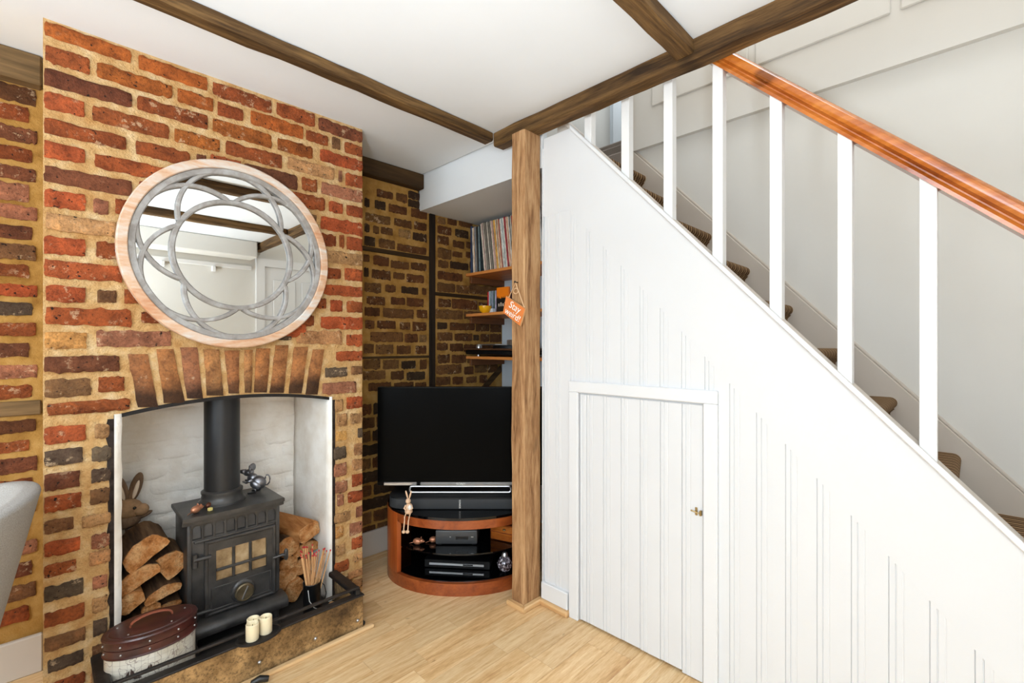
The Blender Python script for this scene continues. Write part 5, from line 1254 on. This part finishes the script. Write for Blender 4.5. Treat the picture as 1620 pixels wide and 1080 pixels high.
bm = bmesh.new(); lathe(bm, [(.009, SHZ[2] + .001), (.009, SHZ[2] + .0115)], (1.99, 1.95, 0), 14); lathe(bm, [(.009, SHZ[2] + .001), (.009, SHZ[2] + .0115)], (1.99, 2.28, 0), 14); mk('foot', bm, 'steel', tt, True)
tag(mk('glass_block', BOX(2.0, 2.06, 1.955, 2.03, SHZ[2] + .0708, SHZ[2] + .105, bevel=.003), 'steel'), 'shiny silver box on the record player beside the post', 'box')

# ================================================================== HANGING SIGN
SGX = 1.484
sg = empty('hanging_sign', (SGX, 1.45, 1.26), 'orange wooden sign with white words hanging on the oak post', 'sign')
tl, tr_, br, bl = ((1.501, 1.391), (1.380, 1.327), (1.411, 1.250), (1.522, 1.316))
mk('board', prism(bmesh.new(), [tl, tr_, br, bl], YZ, SGX - .010, SGX - .001, .002), 'sign_edge', sg)
ins = lambda p, k=.045: (p[0] + ((tl[0] + tr_[0] + br[0] + bl[0]) / 4 - p[0]) * k, p[1] + ((tl[1] + tr_[1] + br[1] + bl[1]) / 4 - p[1]) * k)
mk('painted_face', prism(bmesh.new(), [ins(p) for p in (tl, tr_, br, bl)], YZ, SGX - .0112, SGX - .0098), 'sign_orange', sg)
cy, cz = sum(p[0] for p in (tl, tr_, br, bl)) / 4, sum(p[1] for p in (tl, tr_, br, bl)) / 4
ang = math.atan2(tr_[1] - tl[1], -(tr_[0] - tl[0]))
# text frame: local x runs towards -Y, local y up, facing -X
TB_ = Matrix(((0, 0, -1, SGX - .0118), (-1, 0, 0, cy), (0, 1, 0, cz), (0, 0, 0, 1))) @ Matrix.Rotation(ang, 4, 'Z')
text_mesh('lettering', 'Stay', .045, .0005, 'chalk_white', sg, TB_ @ Matrix.Translation((.002, .017, 0)), .12)
text_mesh('lettering', 'weird!', .040, .0005, 'chalk_white', sg, TB_ @ Matrix.Translation((.004, -.018, 0)), .12)
np_ = at(816.5, 447, X=SGX)
bm = bmesh.new(); tube(bm, [(SGX - .006, tl[0] - .012, tl[1] - .014), (SGX - .004, np_.y, np_.z), (SGX - .006, tr_[0] + .006, tr_[1] - .006)], .0022, 6); mk('string', bm, 'twine', sg, True)
bm = bmesh.new(); q = Vector((SGX - .006, np_.y - .004, np_.z - .038)); tube(bm, [q + Vector((0, .014 * math.cos(2 * PI * i / 14), .012 * math.sin(2 * PI * i / 14))) for i in range(14)], .0024, 6, True); mk('bow', bm, 'twine', sg, True)
bm = bmesh.new(); tube(bm, [(SGX - .008, np_.y, np_.z + .003), (1.500, np_.y, np_.z + .001)], .0025, 6); ell(bm, (SGX - .008, np_.y, np_.z + .003), (.002, .005, .005)); mk('nail', bm, 'iron_dark', sg, True)

# ================================================================== CHAIR (left edge)
ch = empty('tub_chair', (-.34, 1.72, 0), 'light grey upholstered tub chair at the left edge by the chimney', 'chair')
CC = Vector((-.32, 1.70)); bm = bmesh.new(); n = 30; rows = []
# curved shell: opens towards -X, leans outwards going up
for j in range(9):
    v = j / 8; z = .34 + .45 * v; ring_o, ring_i = [], []
    for i in range(n + 1):
        t = math.radians(-118 + 236 * i / n); f = math.cos(t / 236 * 180 * 1.0) if False else math.cos(math.radians(-118 + 236 * i / n) * .62)
        top = .56 + .25 * max(0, f) ** .8; zz = .34 + (top - .34) * v
        ro = .215 + .105 * v; edge = 1 - .10 * (v > .99)
        a, b = ro, (.215 + .075 * v)
        ring_o.append((CC.x + a * math.cos(t), CC.y + (b + .02) * math.sin(t), zz)); ring_i.append((CC.x + (a - .045) * math.cos(t), CC.y + (b - .025) * math.sin(t), zz))
    rows.append((ring_o, ring_i))
vo = [[bm.verts.new(p) for p in r[0]] for r in rows]; vi = [[bm.verts.new(p) for p in r[1]] for r in rows]
for j in range(8):
    for i in range(n):
        bm.faces.new((vo[j][i], vo[j][i + 1], vo[j + 1][i + 1], vo[j + 1][i])); bm.faces.new((vi[j][i], vi[j + 1][i], vi[j + 1][i + 1], vi[j][i + 1]))
    for i in (0, n): bm.faces.new((vo[j][i], vi[j][i], vi[j + 1][i], vo[j + 1][i]))
for i in range(n):
    bm.faces.new((vo[8][i], vo[8][i + 1], vi[8][i + 1], vi[8][i])); bm.faces.new((vo[0][i], vi[0][i], vi[0][i + 1], vo[0][i + 1]))
bmesh.ops.recalc_face_normals(bm, faces=bm.faces)
bmesh.ops.bevel(bm, geom=[e for e in bm.edges if len(e.link_faces) == 2 and e.calc_face_angle(0) > .9], offset=.014, segments=3, profile=.5, affect='EDGES')
mk('backrest', bm, 'chair_fabric', ch, True)
bm = bmesh.new(); prism(bm, [(CC.x + .205 * math.cos(2 * PI * i / 32), CC.y + .215 * math.sin(2 * PI * i / 32)) for i in range(32)], XY, .33, .46, .03, 3); mk('seat', bm, 'chair_fabric', ch, True)
for dx in (-1, 1):
    for dy in (-1, 1): bm = bmesh.new(); tube(bm, [(CC.x + dx * .13, CC.y + dy * .13, .34), (CC.x + dx * .19, CC.y + dy * .19, 0)], [.016, .010], 10); mk('leg', bm, 'dark_timber_Z', ch, True)

# added unseen uplighter housing the ceiling fill; its rim shields the stair panel
ul = empty('added_uplighter', (-.95, -.50, 0), 'added black drum uplighter, unseen, for ceiling fill behind the camera', 'lamp')
bm = bmesh.new(); lathe(bm, [(.20, .0), (.21, .01), (.27, .45), (.275, .46), (.262, .45), (.20, .05), (.001, .045)], (-.95, -.50, 0), 36); mk('drum', bm, 'black_enamel', ul, True)  # rim height shaped to keep the fill off the stair panel
bm = bmesh.new(); lathe(bm, [(.04, .046), (.04, .10), (.06, .16), (.05, .22), (.001, .24)], (-.95, -.50, 0), 20); mk('unlit_bulb', bm, 'white_enamel', ul, True)  # added shape only, the area light above it shines
